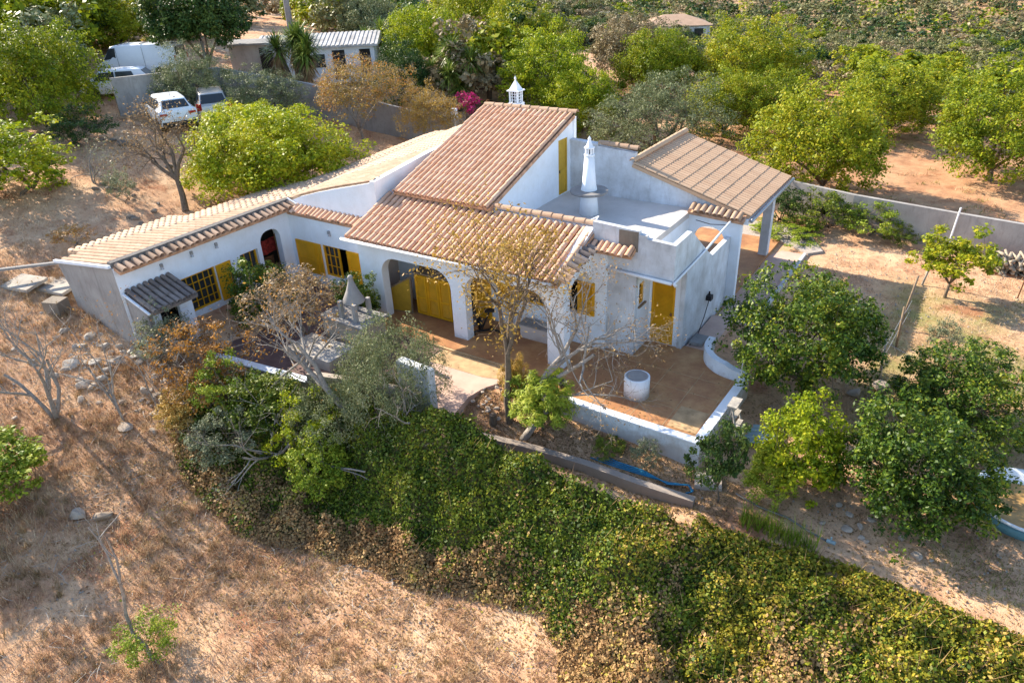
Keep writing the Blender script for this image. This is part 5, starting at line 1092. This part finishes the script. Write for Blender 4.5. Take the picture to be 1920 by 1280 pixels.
# fence posts with wire
for (x, y, h, lx, ly, mat, lb) in [(6.35, 4.9, 1.75, .15, .25, 'wood', 'tall leaning wooden fence post in the shade edge'), (6.45, 3.7, 1.25, -.05, .2, 'wood', 'middle wooden fence post in the shadow'), (6.35, 1.6, 1.35, -.1, .1, 'wood_grey', 'grey corner fence post above the flat stone'), (6.5, 8.6, 1.3, .25, .1, 'wood_grey', 'pale fence strut by the yellow green fruit tree'), (9.35, 9.0, 1.5, .1, .05, 'rust', 'thin rusty post in front of the firewood stack'), (9.4, 2.0, 1.15, .15, .1, 'rust', 'thin rusty post near the frame edge past the orange trees')]:
    z = gz(x, y); e = empty('fence_post', (x, y, z), 0, lb, 'fence post'); m = MB(); m.tube([(x, y, z - .2), (x + lx * .5, y + ly * .5, z + h * .5), (x + lx, y + ly, z + h)], [.04, .036, .032] if mat != 'rust' else [.022] * 3, 7); m.build('post', M[mat], e, True)
m = MB()
pz_ = [(6.5, 5.15), (6.4, 3.9), (6.25, 1.7)]
for hgt in (.9, .5):
    P_ = [Vector((x, y, gz(x, y) + hgt)) for x, y in pz_]
    for a, b in zip(P_, P_[1:]): m.tube([a, (a + b) / 2 - Vector((0, 0, .05)), b], .006, 4)
P_ = [Vector((6.25, 1.7, .8)), Vector((7.2, 1.3, .65)), Vector((9.3, 2.1, .6))]; m.tube(P_, .006, 4)
tag(m.build('fence_wire', M['grey_metal']), 'thin grey wire strung along the wooden fence posts', 'wire')
for i, (a, b, c_) in enumerate([((-44.5, 26.4, 11), (-20, 24, 7.5), (12, 42, 11)), ((-44.5, 26.4, 11.4), (-60, 45, 9.5), (-90, 80, 12))]):
    m = MB(); A_, B_, C_ = Vector(a), Vector(b), Vector(c_); m.tube([A_ * (1 - t) ** 2 + B_ * 2 * t * (1 - t) + C_ * t * t for t in [k / 14 for k in range(15)]], .018, 4); tag(m.build('power_line', M['grey_metal']), ['sagging power cable crossing above the orchard', 'short power cable running uphill from the concrete pole'][i], 'cable')
e = empty('utility_pole', (-44.5, 26.4, gz(-44.5, 26.4)), 0, 'tall tapering concrete utility pole between the dark tree and the yuccas', 'pole'); z = gz(-44.5, 26.4); m = MB(); m.tube([(-44.5, 26.4, z - .3), (-44.5, 26.4, z + 8)], [.28, .16], 8); m.build('shaft', M['concrete'], e)
m = MB(); m.bar((-45.1, 26.4, z + 7.6), (-43.9, 26.4, z + 7.6), .1, .1); m.build('crossarm', M['concrete'], e)
z = gz(-33.3, 9.9); e = empty('concrete_post', (-33.3, 9.9, z), 0, 'short pale concrete post behind the grey yard wall', 'post'); m = MB(); m.tube([(-33.3, 9.9, z - .2), (-33.35, 9.9, z + 2.5)], [.1, .08], 6); m.build('shaft', M['concrete'], e)
# firewood stack
e = empty('firewood_stack', (10.2, 11.0, -.3), 0, 'long stack of cut firewood logs against the grey wall', 'firewood'); lm = MB(); lm.tube([(0, -.3, 0), (0.01, .3, .01)], [.06, .055], 7); lme = mesh_of(lm, 'log', M['log'])
for i in range(170):
    o = link('log', lme, e); r_ = i % 6; o.location = ((i // 6) * .135 - 1.7 + rr.uniform(-.03, .03), .25 * (r_ % 2) + rr.uniform(-.05, .05), .18 + r_ * .105 + rr.uniform(-.02, .03)); o.rotation_euler = (rr.uniform(-.3, .3), rr.uniform(-.2, .2), rr.uniform(-.5, .5)); s = rr.uniform(.7, 1.25); o.scale = (s, 1, s)
m = MB(); m.box((8.3, 10.75, -.22), (12.2, 10.82, -.12)); m.box((8.3, 11.25, -.22), (12.2, 11.32, -.12)); m.build('rail', M['rust'], e)

# ---------------------------------------------------------------- vehicles
def wheel(parent, x, y, r, w_):
    m = MB(); n = 18; V = []; F = []
    prof = [(r * .62, -w_ / 2), (r * .96, -w_ / 2), (r, -w_ * .3), (r, w_ * .3), (r * .96, w_ / 2), (r * .62, w_ / 2)]
    for (q, yy) in prof:
        for k in range(n): t = 2 * math.pi * k / n; V.append((x + q * math.cos(t), y + yy, r + q * math.sin(t)))
    for i in range(5):
        for k in range(n): F.append((i * n + k, i * n + (k + 1) % n, (i + 1) * n + (k + 1) % n, (i + 1) * n + k))
    m.add(V, F); o = m.build('wheel', M['tyre'], parent, local=True)
    m = MB(); s = 1 if y > 0 else -1
    m.tube([(x, y - w_ * .2, r), (x, y + w_ * .2, r)], r * .6, 14)
    for k in range(5):
        t = 2 * math.pi * k / 5; m.obox((x + r * .3 * math.cos(t), y + s * w_ * .32, r + r * .3 * math.sin(t)), (r * .28 * math.cos(t), 0, r * .28 * math.sin(t)), (0, .02, 0), (-.03 * math.sin(t), 0, .03 * math.cos(t)))
    m.build('rim', M['grey_metal'], o, local=True)
def vehicle(name, x, y, head, st, W, paint, label, cat, wheels, rwheel, glass_side, rear, front_, lights, plate=None, z=None):
    """st: stations (x, z_low, z_belt, z_roof, roof_halfwidth); local x forward"""
    zz = gz(x, y) + .02 if z is None else z; e = empty(name, (x, y, zz), R(head), label, cat); h = W / 2; V = []; F = []
    for (sx, zl, zb, zt, rw) in st:
        hw = h * (.90 if sx in (st[0][0], st[-1][0]) else 1); row = [(hw * .92, zl), (hw, (zl + zb) * .5), (hw * .98, zb), (min(rw + .05, hw), zb + (zt - zb) * .5 + 0), (rw, zt - .03 if zt > zb + .05 else zt), (rw * .8, zt)]
        full = row + [(-a, b) for a, b in row[::-1]]
        V += [(sx, a, b) for a, b in full]
    k = 12
    for i in range(len(st) - 1):
        for j in range(k): F.append((i * k + j, i * k + (j + 1) % k, (i + 1) * k + (j + 1) % k, (i + 1) * k + j))
    F += [tuple(range(k)), tuple((len(st) - 1) * k + j for j in range(k))[::-1]]
    m = MB(); m.add(V, F); bo = m.build('body', paint, e, True, local=True)
    bv = bo.modifiers.new('edge', 'BEVEL'); bv.width = .03; bv.segments = 2; bv.limit_method = 'ANGLE'
    for (wx, s) in [(wx, s) for wx in wheels for s in (-1, 1)]:
        wheel(e, wx, s * (h - .1), rwheel, .2)
        m = MB(); m.tube([(wx, s * (h - .03), rwheel + .02), (wx, s * (h + .004), rwheel + .02)], rwheel * 1.18, 16); m.build('wheel_arch', M['black'], e, local=True)
    def quad(nm, pts, mat):
        c = sum((Vector(p) for p in pts), Vector()) / len(pts); m = MB(); nn = (Vector(pts[1]) - Vector(pts[0])).cross(Vector(pts[2]) - Vector(pts[0])).normalized() * .012; P = [Vector(p) + nn for p in pts] + [Vector(p) - nn for p in pts]; n_ = len(pts)
        m.add(P, [tuple(range(n_)), tuple(range(n_, 2 * n_))[::-1]] + [(i, (i + 1) % n_, (i + 1) % n_ + n_, i + n_) for i in range(n_)]); return m.build(nm, mat, e, local=True)
    for pl in glass_side:
        for s in (-1, 1): quad('side_window', [(a, s * b, c) for a, b, c in pl], M['glass'])
    if rear: quad('rear_window', rear, M['glass'])
    if front_: quad('windscreen', front_, M['glass'])
    for (nm, a, b, mt) in lights: m = MB(); m.box(a, b); m.build(nm, M[mt], e, local=True)
    return e
def car_st(Ln, zr, hb=.95, suv=0):
    L2 = Ln / 2; return [(-L2, .35, .62, .66, .70), (-L2 + .04, .28, .90, .98, .72), (-L2 + .12, .25, hb, hb + .1, .70), (-L2 + .52, .25, hb, zr - .04, .58), (-L2 + .75, .25, hb, zr, .60), (0.2, .25, hb - .02, zr + .02, .62), (.75, .25, hb - .03, zr - .05, .58), (1.35, .25, hb - .04, hb - .0, .66), (L2 - .35, .25, .80, .84, .62), (L2 - .05, .30, .60, .66, .58), (L2, .35, .5, .55, .55)]
def car_parts(Ln, zr, hb, W):
    L2 = Ln / 2; h = W / 2
    gs = [[(-L2 + .80, h * .93, hb + .04), (-.15, h * .95, hb + .04), (-.15, .67, zr - .09), (-L2 + .95, .65, zr - .10)], [(-.07, h * .95, hb + .04), (1.05, h * .93, hb + .03), (.68, .66, zr - .10), (-.07, .67, zr - .09)]]
    re = [(-L2 + .14, -.62, hb + .13), (-L2 + .14, .62, hb + .13), (-L2 + .47, .53, zr - .09), (-L2 + .47, -.53, zr - .09)]
    fr_ = [(1.30, .62, hb + .03), (1.30, -.62, hb + .03), (.80, -.54, zr - .08), (.80, .54, zr - .08)]
    return gs, re, fr_
gs, re_, fr_ = car_parts(4.4, 1.52, .98, 1.84)
vehicle('parked_car', -28.3, 3.65, 157, car_st(4.4, 1.52, .98), 1.84, M['carwhite'], 'white hatchback parked beside the yard wall, rear towards the house', 'car', (-1.32, 1.35), .33, gs, re_, fr_,
        [('bumper', (-2.24, -.80, .28), (-2.12, .80, .50), 'black'), ('tail_light', (-2.215, .50, .80), (-2.15, .84, .90), 'lamp_red'), ('tail_light', (-2.215, -.84, .80), (-2.15, -.50, .90), 'lamp_red'), ('badge', (-2.21, -.05, .82), (-2.18, .05, .90), 'grey_metal'), ('licence_plate', (-2.225, -.26, .60), (-2.19, .26, .71), 'white_metal'), ('mirror', (.85, -1.05, .98), (1.0, -.88, 1.10), 'black'), ('mirror', (.85, .88, .98), (1.0, 1.05, 1.10), 'black'), ('antenna', (-1.2, -.01, 1.5), (-1.18, .01, 1.75), 'black')])
gs, re_, fr_ = car_parts(4.2, 1.55, .95, 1.76)
vehicle('parked_car', -28.2, 6.1, 148, car_st(4.2, 1.55, .95), 1.76, M['carsilver'], 'silver beige estate car parked under the leaning olive tree', 'car', (-1.25, 1.3), .31, gs, re_, fr_,
        [('bumper', (-2.14, -.78, .30), (-2.03, .78, .52), 'carsilver'), ('tail_light', (-2.11, .62, .78), (-1.96, .86, 1.10), 'lamp_red'), ('tail_light', (-2.11, -.86, .78), (-1.96, -.62, 1.10), 'lamp_red'), ('licence_plate', (-2.12, -.26, .70), (-2.08, .26, .81), 'white_metal'), ('roof_rail', (-1.3, .55, 1.56), (.5, .58, 1.61), 'black'), ('roof_rail', (-1.3, -.58, 1.56), (.5, -.55, 1.61), 'black'), ('mirror', (.85, -1.0, .95), (1.0, -.85, 1.06), 'black'), ('mirror', (.85, .85, .95), (1.0, 1.0, 1.06), 'black')])
vs = [(-2.4, .45, 1.0, 1.05, .8), (-2.38, .35, 1.25, 1.92, .78), (-2.2, .3, 1.25, 1.96, .80), (1.0, .3, 1.25, 1.97, .80), (1.35, .3, 1.2, 1.90, .76), (1.95, .3, 1.10, 1.16, .74), (2.35, .32, .85, .92, .70), (2.4, .4, .6, .65, .66)]
vehicle('van', -36.2, 7.6, 213, vs, 1.9, M['carwhite'], 'plain white panel van parked side on beyond the yard wall', 'van', (-1.4, 1.6), .33,
        [[(1.05, .91, 1.28), (1.80, .88, 1.20), (1.38, .80, 1.80), (1.05, .82, 1.83)]], [(-2.41, -.65, 1.3), (-2.41, .65, 1.3), (-2.405, .65, 1.75), (-2.405, -.65, 1.75)], [(1.93, .66, 1.2), (1.93, -.66, 1.2), (1.42, -.68, 1.84), (1.42, .68, 1.84)],
        [('bumper', (-2.48, -.85, .35), (-2.38, .85, .55), 'black'), ('door_seam', (-.60, .951, .5), (-.585, .957, 1.85), 'black'), ('door_seam', (.95, .951, .5), (.965, .957, 1.85), 'black'), ('tail_light', (-2.42, .80, 1.0), (-2.35, .92, 1.3), 'lamp_red'), ('tail_light', (-2.42, -.92, 1.0), (-2.35, -.80, 1.3), 'lamp_red'), ('roof_bar', (-.5, -.8, 1.99), (-.45, .8, 2.03), 'black'), ('roof_bar', (.8, -.8, 1.99), (.85, .8, 2.03), 'black')])
gs, re_, fr_ = car_parts(3.9, 1.45, .92, 1.7)
vehicle('parked_car', -34.6, 4.9, 225, car_st(3.9, 1.45, .92), 1.7, M['carwhite'], 'dusty white car half hidden behind the end of the yard wall', 'car', (-1.2, 1.2), .3, gs, re_, fr_, [('bumper', (-1.99, -.75, .3), (-1.9, .75, .5), 'carwhite')])

# ---------------------------------------------------------------- neighbour buildings
def simple_house(name, x, y, rz, Lx, Ly, hw, hr, wall, roof, label, openings, hip=0, z=None, cat='house', sheets=0):
    zz = gz(x, y) - .3 if z is None else z; e = empty(name, (x, y, zz), R(rz), label, cat); m = MB(); m.box((-Lx / 2, -Ly / 2, 0), (Lx / 2, Ly / 2, hw)); m.build('wall', wall, e, local=True)
    o_ = .3; a, b = Lx / 2 + o_, Ly / 2 + o_; m = MB()
    m.add([(-a, -b, hw - .02), (a, -b, hw - .02), (a, b, hw - .02), (-a, b, hw - .02), (-a, -b, hw + .1), (a, -b, hw + .1), (a, b, hw + .1), (-a, b, hw + .1), (-a + hip, 0, hr), (a - hip, 0, hr)], [(0, 3, 2, 1), (0, 1, 5, 4), (1, 2, 6, 5), (2, 3, 7, 6), (3, 0, 4, 7), (4, 5, 9, 8), (6, 7, 8, 9), (5, 6, 9), (7, 4, 8)])
    rf = m.build('roof', roof, e, local=True)
    if sheets:
        q = MB(); n = int(2 * a / sheets)
        for i in range(n):
            xx = -a + (i + .5) * sheets; q.bar((xx, -b, hw + .12), (xx, 0, hr + .02), sheets * .5, .04); q.bar((xx, b, hw + .12), (xx, 0, hr + .02), sheets * .5, .04)
        q.build('roof_rib', roof, rf, local=True, kind='stuff')
    for (nm, cx, z0, w_, h_, mt) in openings: q = MB(); q.box((cx - w_ / 2, -Ly / 2 - .04, z0), (cx + w_ / 2, -Ly / 2 + .05, z0 + h_)); q.build(nm, M[mt], e, local=True)
    return e
simple_house('neighbour_house', -31.9, 18.0, 36, 7.4, 4.5, 2.2, 2.85, M['white'], M['corrugated'], 'low white house under a grey corrugated roof, behind the yuccas', [('door', -2.9, .2, .9, 1.8, 'dark'), ('door', 1.4, .2, .8, 1.8, 'black'), ('window', .1, 1.0, .8, .8, 'glass'), ('door', 3.1, .2, .7, 1.8, 'dark')], sheets=.28)
simple_house('annex_shed', -34.0, 14.6, 36, 3.4, 2.4, 2.1, 2.3, M['grey_render'], M['concrete'], 'small grey lean-to shed beside the tall yuccas', [('door', .6, .2, .8, 1.7, 'dark')])
simple_house('far_house', -33.5, 84.0, 30, 9, 6, 2.6, 3.9, M['white'], M['tile_pale'], 'distant cream villa with a hipped pinkish roof', [('window', -3.0, 1.0, 2.4, 1.3, 'glass'), ('door', .2, .2, 1.0, 2.2, 'dark'), ('window', 3.0, 1.0, 1.2, 1.3, 'glass')], hip=3.4)
simple_house('far_house', -76, 98, 30, 6, 4, 2.6, 3.4, M['white'], M['tile_pale'], 'tiny white cottage at the top edge of the dry field', [('door', 0, .2, .9, 1.9, 'dark')])
simple_house('far_hut', -45, 84, 30, 2.6, 2.4, 2.0, 2.2, M['white'], M['concrete'], 'tiny white flat hut among the distant olives', [('door', 0, .2, .7, 1.6, 'glass')])
simple_house('red_shed', -3.2, 70, 30, 2.2, 1.6, 2.4, 2.6, plain('red_boards', (.35, .07, .03), .8), M['rust'], 'small rust red shed in the scrub', [('door', 0, .2, .8, 1.6, 'rust')])
for i, (x, y) in enumerate([(0, 100), (5.5, 98)]):
    z = gz(x, y); e = empty('polytunnel', (x, y, z), 0, ['hooped polytunnel frame in the far clearing, longer of two', 'second smaller hooped polytunnel frame beside the longer one'][i], 'polytunnel')
    for k in range(5 - i): m = MB(); m.tube([(x + math.cos(t) * 2.6, y + k * 1.5, z + math.sin(t) * 1.8) for t in [math.pi * j / 10 for j in range(11)]], .035, 5); m.build('hoop', M['grey_metal'], e)
    m = MB(); m.tube([(x, y, z + 1.8), (x, y + 6 - i * 1.5, z + 1.8)], .05, 5); m.build('ridge_bar', M['white_metal'], e)
# road-side slab in the far field
m = MB(); z = gz(-30, 76); m.box((-36, 84, gz(-33, 85) - .2), (-30, 87, gz(-33, 85) + .12)); tag(m.build('far_paving', M['stained']), kind='structure')

# ---------------------------------------------------------------- yard objects
e = empty('yellow_gate', (-18.6, 12.6, 1.2), 0, 'ochre yellow wall panel beyond the pale roof', 'gate'); m = MB(); m.bar((-19.3, 12.4, 2.05), (-17.6, 13.2, 2.05), .1, 1.0); m.build('panel', M['yellow'], e)
e = empty('gate_post', (-17.45, 13.3, 1.2), 0, 'white square post beside the ochre panel', 'post'); m = MB(); m.box((-17.55, 13.2, 1.0), (-17.3, 13.45, 3.2)); m.build('shaft', M['white'], e)
# round basin
bx, by = 10.0, -2.3; bz = gz(bx, by) - .28; e = empty('round_basin', (bx, by, bz), 0, 'large round pale basin with brown water stains at the frame edge', 'basin')
m = MB(); m.lathe((bx, by, bz), [(0, .18), (.55, .18), (.75, .24), (1.05, .62), (1.10, .66), (1.14, .64), (1.12, .58), (.82, .0), (0, 0)], 40); m.build('bowl', M['white_metal'], e, True)
m = MB(); m.lathe((bx, by, bz), [(0, .40), (.87, .40), (.87, .35)], 32); m.build('stained_bottom', plain('ochre_stain', (.42, .25, .09), .35, var=.4, scale=3), e)
m = MB(); m.lathe((bx, by, bz), [(.80, -.02), (.98, .30), (1.13, .585), (1.15, .60), (1.0, .29), (.82, -.03)], 40); m.build('rim_band', plain('faded_blue_rim', (.10, .22, .26), .6), e, True)
# ladder against the side parapet
e = empty('step_ladder', (3.75, -3.3, -.6), 0, 'weathered grey folding step ladder leaning at the terrace corner', 'ladder')
a = Vector((3.62, -3.0, .55)); 
for s, nm in ((-.19, 'rail'), (.19, 'rail')):
    m = MB(); m.bar((3.60, -3.0 + s, .60), (4.05, -3.35 + s * 1.3, -.58), .045, .03); m.build(nm, M['wood_grey'], e)
    m = MB(); m.bar((3.60, -3.0 + s, .60), (3.45, -2.95 + s * 1.2, -.58), .04, .025); m.build('rear_leg', M['wood_grey'], e)
for k in range(4): t = .2 + k * .2; m = MB(); m.box((3.60 + .45 * t - .06, -3.0 - .35 * t - .20, .60 - 1.18 * t), (3.60 + .45 * t + .07, -3.0 - .35 * t + .20, .60 - 1.18 * t + .03)); m.build('tread', M['wood_grey'], e)
m = MB(); m.box((3.48, -3.25, .60), (3.72, -2.75, .64)); m.build('top_board', M['wood_grey'], e)
e = empty('sheet_panel', (4.15, -2.7, -.5), 0, 'pale blue grey slatted sheet lying beside the ladder', 'panel'); 
for k in range(5): m = MB(); m.bar((3.9 + k * .02, -3.05 + k * .17, -.38 + .01 * k), (4.6, -2.9 + k * .17, -.30), .15, .02); m.build('slat', M['paleblue'], e)
e = empty('stone_block', (3.62, -4.75, -.7), 0, 'pale rough block at the foot of the terrace corner', 'block'); m = MB(); m.obox((3.7, -4.9, -.55), (.3, .08, .02), (-.08, .22, .02), (0, 0, .12)); m.build('block', M['stone'], e)
e = empty('shower_pipe', (3.2, -1.2, .2), 0, 'thin hooked metal shower pipe on the side parapet', 'pipe'); m = MB(); m.tube([(3.25, -1.35, -.3), (3.25, -1.35, 1.0), (3.23, -1.32, 1.08), (3.15, -1.3, 1.10), (3.1, -1.28, 1.05)], .014, 6); m.build('pipe', M['white_metal'], e, True)
# blue hose
e = empty('blue_hose', (2, -5.4, -.5), 0, 'bundle of blue garden hose along the retaining wall', 'hose'); m = MB()
for k in range(4):
    P_ = [(.85 + k * .15, -5.46 + k * .05), (1.5, -5.44 + k * .035), (2.2, -5.38 + k * .03), (2.9, -5.33 - k * .03), (3.35, -5.2 - k * .02), (3.5, -5.32 - .03 * k), (3.38, -5.5)]
    m.tube([(x, y, gz(x, y) + .06 + .015 * k) for x, y in P_], .017, 6)
m.build('coil', M['blue'], e, True)
e = empty('grey_hose', (5.5, -5.2, -.6), 0, 'grey irrigation pipe with a blue valve along the ivy edge', 'hose'); m = MB(); m.tube([(x, y, gz(x, y) + .08) for x, y in [(4.4, -5.0), (5.0, -5.15), (5.6, -5.15), (6.1, -5.3), (6.5, -5.38)]], .022, 6); m.build('pipe', M['hosegrey'], e, True)
m = MB(); m.tube([(6.5, -5.38, gz(6.5, -5.38) + .1), (6.68, -5.4, gz(6.6, -5.4) + .12)], .045, 8); m.tube([(6.58, -5.39, gz(6.5, -5.4) + .1), (6.58, -5.39, gz(6.5, -5.4) + .24)], .02, 6); m.build('valve', M['paleblue'], e)
# reed stalks at the edge of the ivy
rs = np.random.RandomState(3); n = 420; x = rs.uniform(4.7, 6.4, n); y = -5.65 - (x - 4.7) * .06 + rs.normal(0, .12, n)
blades('reed_stalks', x, y, .5, rs, [LEAF['rosemary']], lean=.25, w=.012)
# white folding sun chair on the roof terrace
e = empty('folding_chair', (-2.4, .7, 2.9), 0, 'white folding deck chair collapsed on the roof terrace', 'chair')
for nm, a, b in [('rail', (-3.0, .2, 2.93), (-2.2, .6, 3.35)), ('rail', (-3.05, .45, 2.93), (-2.28, .92, 3.35)), ('rail', (-2.75, .2, 2.95), (-1.95, .5, 2.98)), ('rail', (-2.8, .6, 2.95), (-2.0, .9, 2.98)), ('slat', (-2.2, .6, 3.35), (-2.28, .92, 3.35)), ('slat', (-2.45, .48, 3.22), (-2.52, .8, 3.22)), ('slat', (-2.7, .35, 3.1), (-2.76, .65, 3.1)), ('leg', (-2.55, .42, 3.15), (-2.2, .5, 2.92)), ('leg', (-2.62, .72, 3.15), (-2.25, .85, 2.92))]:
    m = MB(); m.bar(a, b, .03, .03); m.build(nm, M['white_metal'], e)
# exercise bike in the porch
e = empty('exercise_bike', (-5.0, -2.0, 0), 0, 'black exercise bike under the wide porch arch', 'exercise bike')
m = MB(); m.bar((-5.35, -2.35, .04), (-4.9, -2.4, .04), .06, .06); m.bar((-4.75, -1.75, .04), (-4.35, -1.85, .04), .06, .06); m.bar((-5.12, -2.36, .07), (-4.55, -1.8, .07), .06, .06); m.build('base', M['black'], e)
m = MB(); m.tube([(-4.95, -2.12, .32), (-4.90, -2.05, .33)], .2, 20); m.build('flywheel', M['black'], e)
m = MB(); m.bar((-4.93, -2.1, .1), (-5.02, -2.22, 1.0), .05, .05); m.bar((-4.88, -2.05, .1), (-4.68, -1.88, .68), .05, .05); m.build('frame', M['black'], e)
m = MB(); m.obox((-4.67, -1.87, .73), (.12, .1, 0), (-.06, .07, 0), (0, 0, .035)); m.build('saddle', M['black'], e)
m = MB(); m.bar((-5.22, -2.12, 1.02), (-4.86, -2.34, 1.02), .03, .03); m.box((-5.07, -2.27, 1.02), (-4.97, -2.17, 1.12)); m.build('handlebar', M['black'], e)
for s in (-1, 1): m = MB(); m.box((-4.93 + s * .13 - .05, -2.1 - s * .1 - .03, .30 + s * .09), (-4.93 + s * .13 + .05, -2.1 - s * .1 + .03, .33 + s * .09)); m.build('pedal', M['black'], e)
m = MB(); m.box((-6.2, -1.95, .001), (-5.3, -1.3, .012)); tag(m.build('door_mat', M['concrete']), 'grey mat on the porch floor behind the exercise bike', 'mat')
# louvred cupboard and tilted framed panel in the left bay of the porch
e = empty('louvre_cupboard', (-6.9, -1.7, 0), 0, 'yellow louvred cupboard in the left porch bay', 'cupboard'); m = MB(); m.box((-7.55, -2.0, 0), (-6.05, -1.4, 1.5)); m.build('carcass', M['yellow_dk'], e)
for k in range(3): louvre_door('door', 'y', -2.03, -7.54 + k * .5, -7.06 + k * .5, .05, 1.46, M['yellow'], e)
m = MB(); m.box((-7.6, -2.06, 1.501), (-6.0, -1.38, 1.54)); m.build('top', M['wood'], e)
e = empty('framed_panel', (-8.0, -2.1, 0), 0, 'dark framed yellow panel leaning in the left porch bay', 'panel'); m = MB()
q = [Vector((-8.5, -2.25, .0)), Vector((-7.75, -2.1, .0)), Vector((-7.68, -2.1, 1.35)), Vector((-8.5, -2.25, .85))]
m.add(q + [p + Vector((0, .03, 0)) for p in q], [(0, 1, 2, 3), (4, 7, 6, 5), (0, 1, 5, 4), (1, 2, 6, 5), (2, 3, 7, 6), (3, 0, 4, 7)]); m.build('board', M['yellow_dk'], e)
m = MB()
for i in range(4): m.bar(q[i], q[(i + 1) % 4], .05, .05)
m.build('frame', M['wood'], e)
m = MB(); m.tube([(-8.2, -2.50, 2.28), (-5.75, -2.50, 2.33)], .05, 8); tag(m.build('rolled_blind', M['wood']), 'rolled cane blind under the left porch arch', 'blind')
e = empty('low_cabinet', (-3.0, -1.6, 0), 0, 'low pale box under the porch window', 'cabinet'); m = MB(); m.box((-3.6, -1.75, 0), (-2.4, -1.35, .45)); m.build('carcass', M['inner'], e)
m = MB(); m.box((-3.65, -1.8, .451), (-2.35, -1.3, .49)); m.build('top', M['concrete'], e)
# red hammock seen through the arched opening of the left wing
e = empty('hanging_cloth', (-14.6, -2.8, 1.2), 0, 'red patterned cloth hanging behind the arched doorway', 'cloth'); m = MB(); V = []; F = []
for i in range(9):
    for j in range(7): V.append((-14.5 + .06 * math.sin(i * 1.7), -3.3 + i * .16, 1.05 + j * .09 + .05 * math.sin(i * .8)))
for i in range(8):
    for j in range(6): F.append((i * 7 + j, (i + 1) * 7 + j, (i + 1) * 7 + j + 1, i * 7 + j + 1))
m.add(V, F); o = m.build('cloth', M['red'], e); sd_ = o.modifiers.new('thick', 'SOLIDIFY'); sd_.thickness = .02
e = empty('woven_mat', (-14.7, -2.8, .3), 0, 'dark reddish woven blind low behind the arched doorway', 'blind'); m = MB(); m.box((-14.65, -3.4, -.1), (-14.60, -2.1, .85)); m.build('mat', plain('woven_reed', (.16, .07, .03), .9, var=.5, scale=14), e)
# flower pot at the pillar foot, well bracket and cable on the garden wall
e = empty('flower_pot', (-.75, -3.9, 0), 0, 'small dark pot at the corner of the terrace by the pillar', 'pot'); m = MB(); m.lathe((-.95, -3.7, .0), [(0, 0), (.09, 0), (.14, .22), (.12, .22), (.10, .18), (0, .18)], 14); m.build('pot', M['black'], e, True)
e = empty('wall_pump', (1.12, 2.0, .8), 0, 'small black pump with a hanging cable on the garden wall', 'pump'); m = MB(); m.box((1.051, 1.85, .82), (1.22, 2.05, .98)); m.tube([(1.12, 1.95, .98), (1.12, 1.95, 1.1)], .03, 6); m.build('body', M['black'], e)
m = MB(); m.tube([(1.14, 1.92, .82), (1.13, 1.6, .35), (1.16, 1.2, .12), (1.25, .75, .03), (1.2, .3, .02)], .014, 5); m.build('cable', M['black'], e, True)
e = empty('planter_box', (1.3, .6, 0), 0, 'dark low tray on the side path by the garden wall', 'tray'); m = MB(); m.box((1.15, .35, .0), (1.55, .95, .1)); m.build('tray', M['concrete'], e); 
# cable and pulley on the passage arch
m = MB(); m.tube([(-.1, 3.62, 2.72), (.4, 3.60, 2.66), (1.0, 3.62, 2.72)], .012, 4); tag(m.build('cable', M['black']), 'thin black cable strung below the tile canopy of the passage arch', 'cable')
# slabs and beam by the end gable
for i, (x, y, lb) in enumerate([(-18.3, -8.3, 'large pale concrete slab leaning by the end gable'), (-19.2, -8.9, 'second pale slab farther from the end gable')]):
    z = gz(x, y); e = empty('concrete_slab', (x, y, z), 0, lb, 'slab'); m = MB(); m.obox((x, y, z + .12), (.85 - .15 * i, .1, .03), (-.1, .42, .05), (0, 0, .05)); m.build('slab', M['stone'], e)
z = gz(-19, -7); e = empty('grey_beam', (-19, -7, z), 0, 'long grey metal beam sloping behind the end gable', 'beam'); m = MB(); m.bar((-20.3, -9.6, gz(-20.3, -9.6) + .45), (-17.6, -7.4, gz(-17.6, -7.4) + 1.0), .14, .08); m.build('beam', M['concrete'], e)
z = gz(-17.3, -9.3); e = empty('stone_block', (-17.1, -9.1, z), 0, 'dark hewn block at the corner of the end gable', 'block'); m = MB(); m.obox((-17.1, -9.0, z + .2), (.28, .1, 0), (-.1, .24, 0), (0, 0, .22)); m.build('block', M['stone_dk'], e)
# old stump in the planting pocket
e = empty('tree_stump', (-2.05, -5.6, -.5), 0, 'cut brown tree stump in the planting pocket', 'stump'); m = MB(); m.tube([(-2.05, -5.6, -.6), (-2.03, -5.58, -.12)], [.13, .10], 10); m.build('stump', M['bark'], e)
print('objects', len(bpy.data.objects))
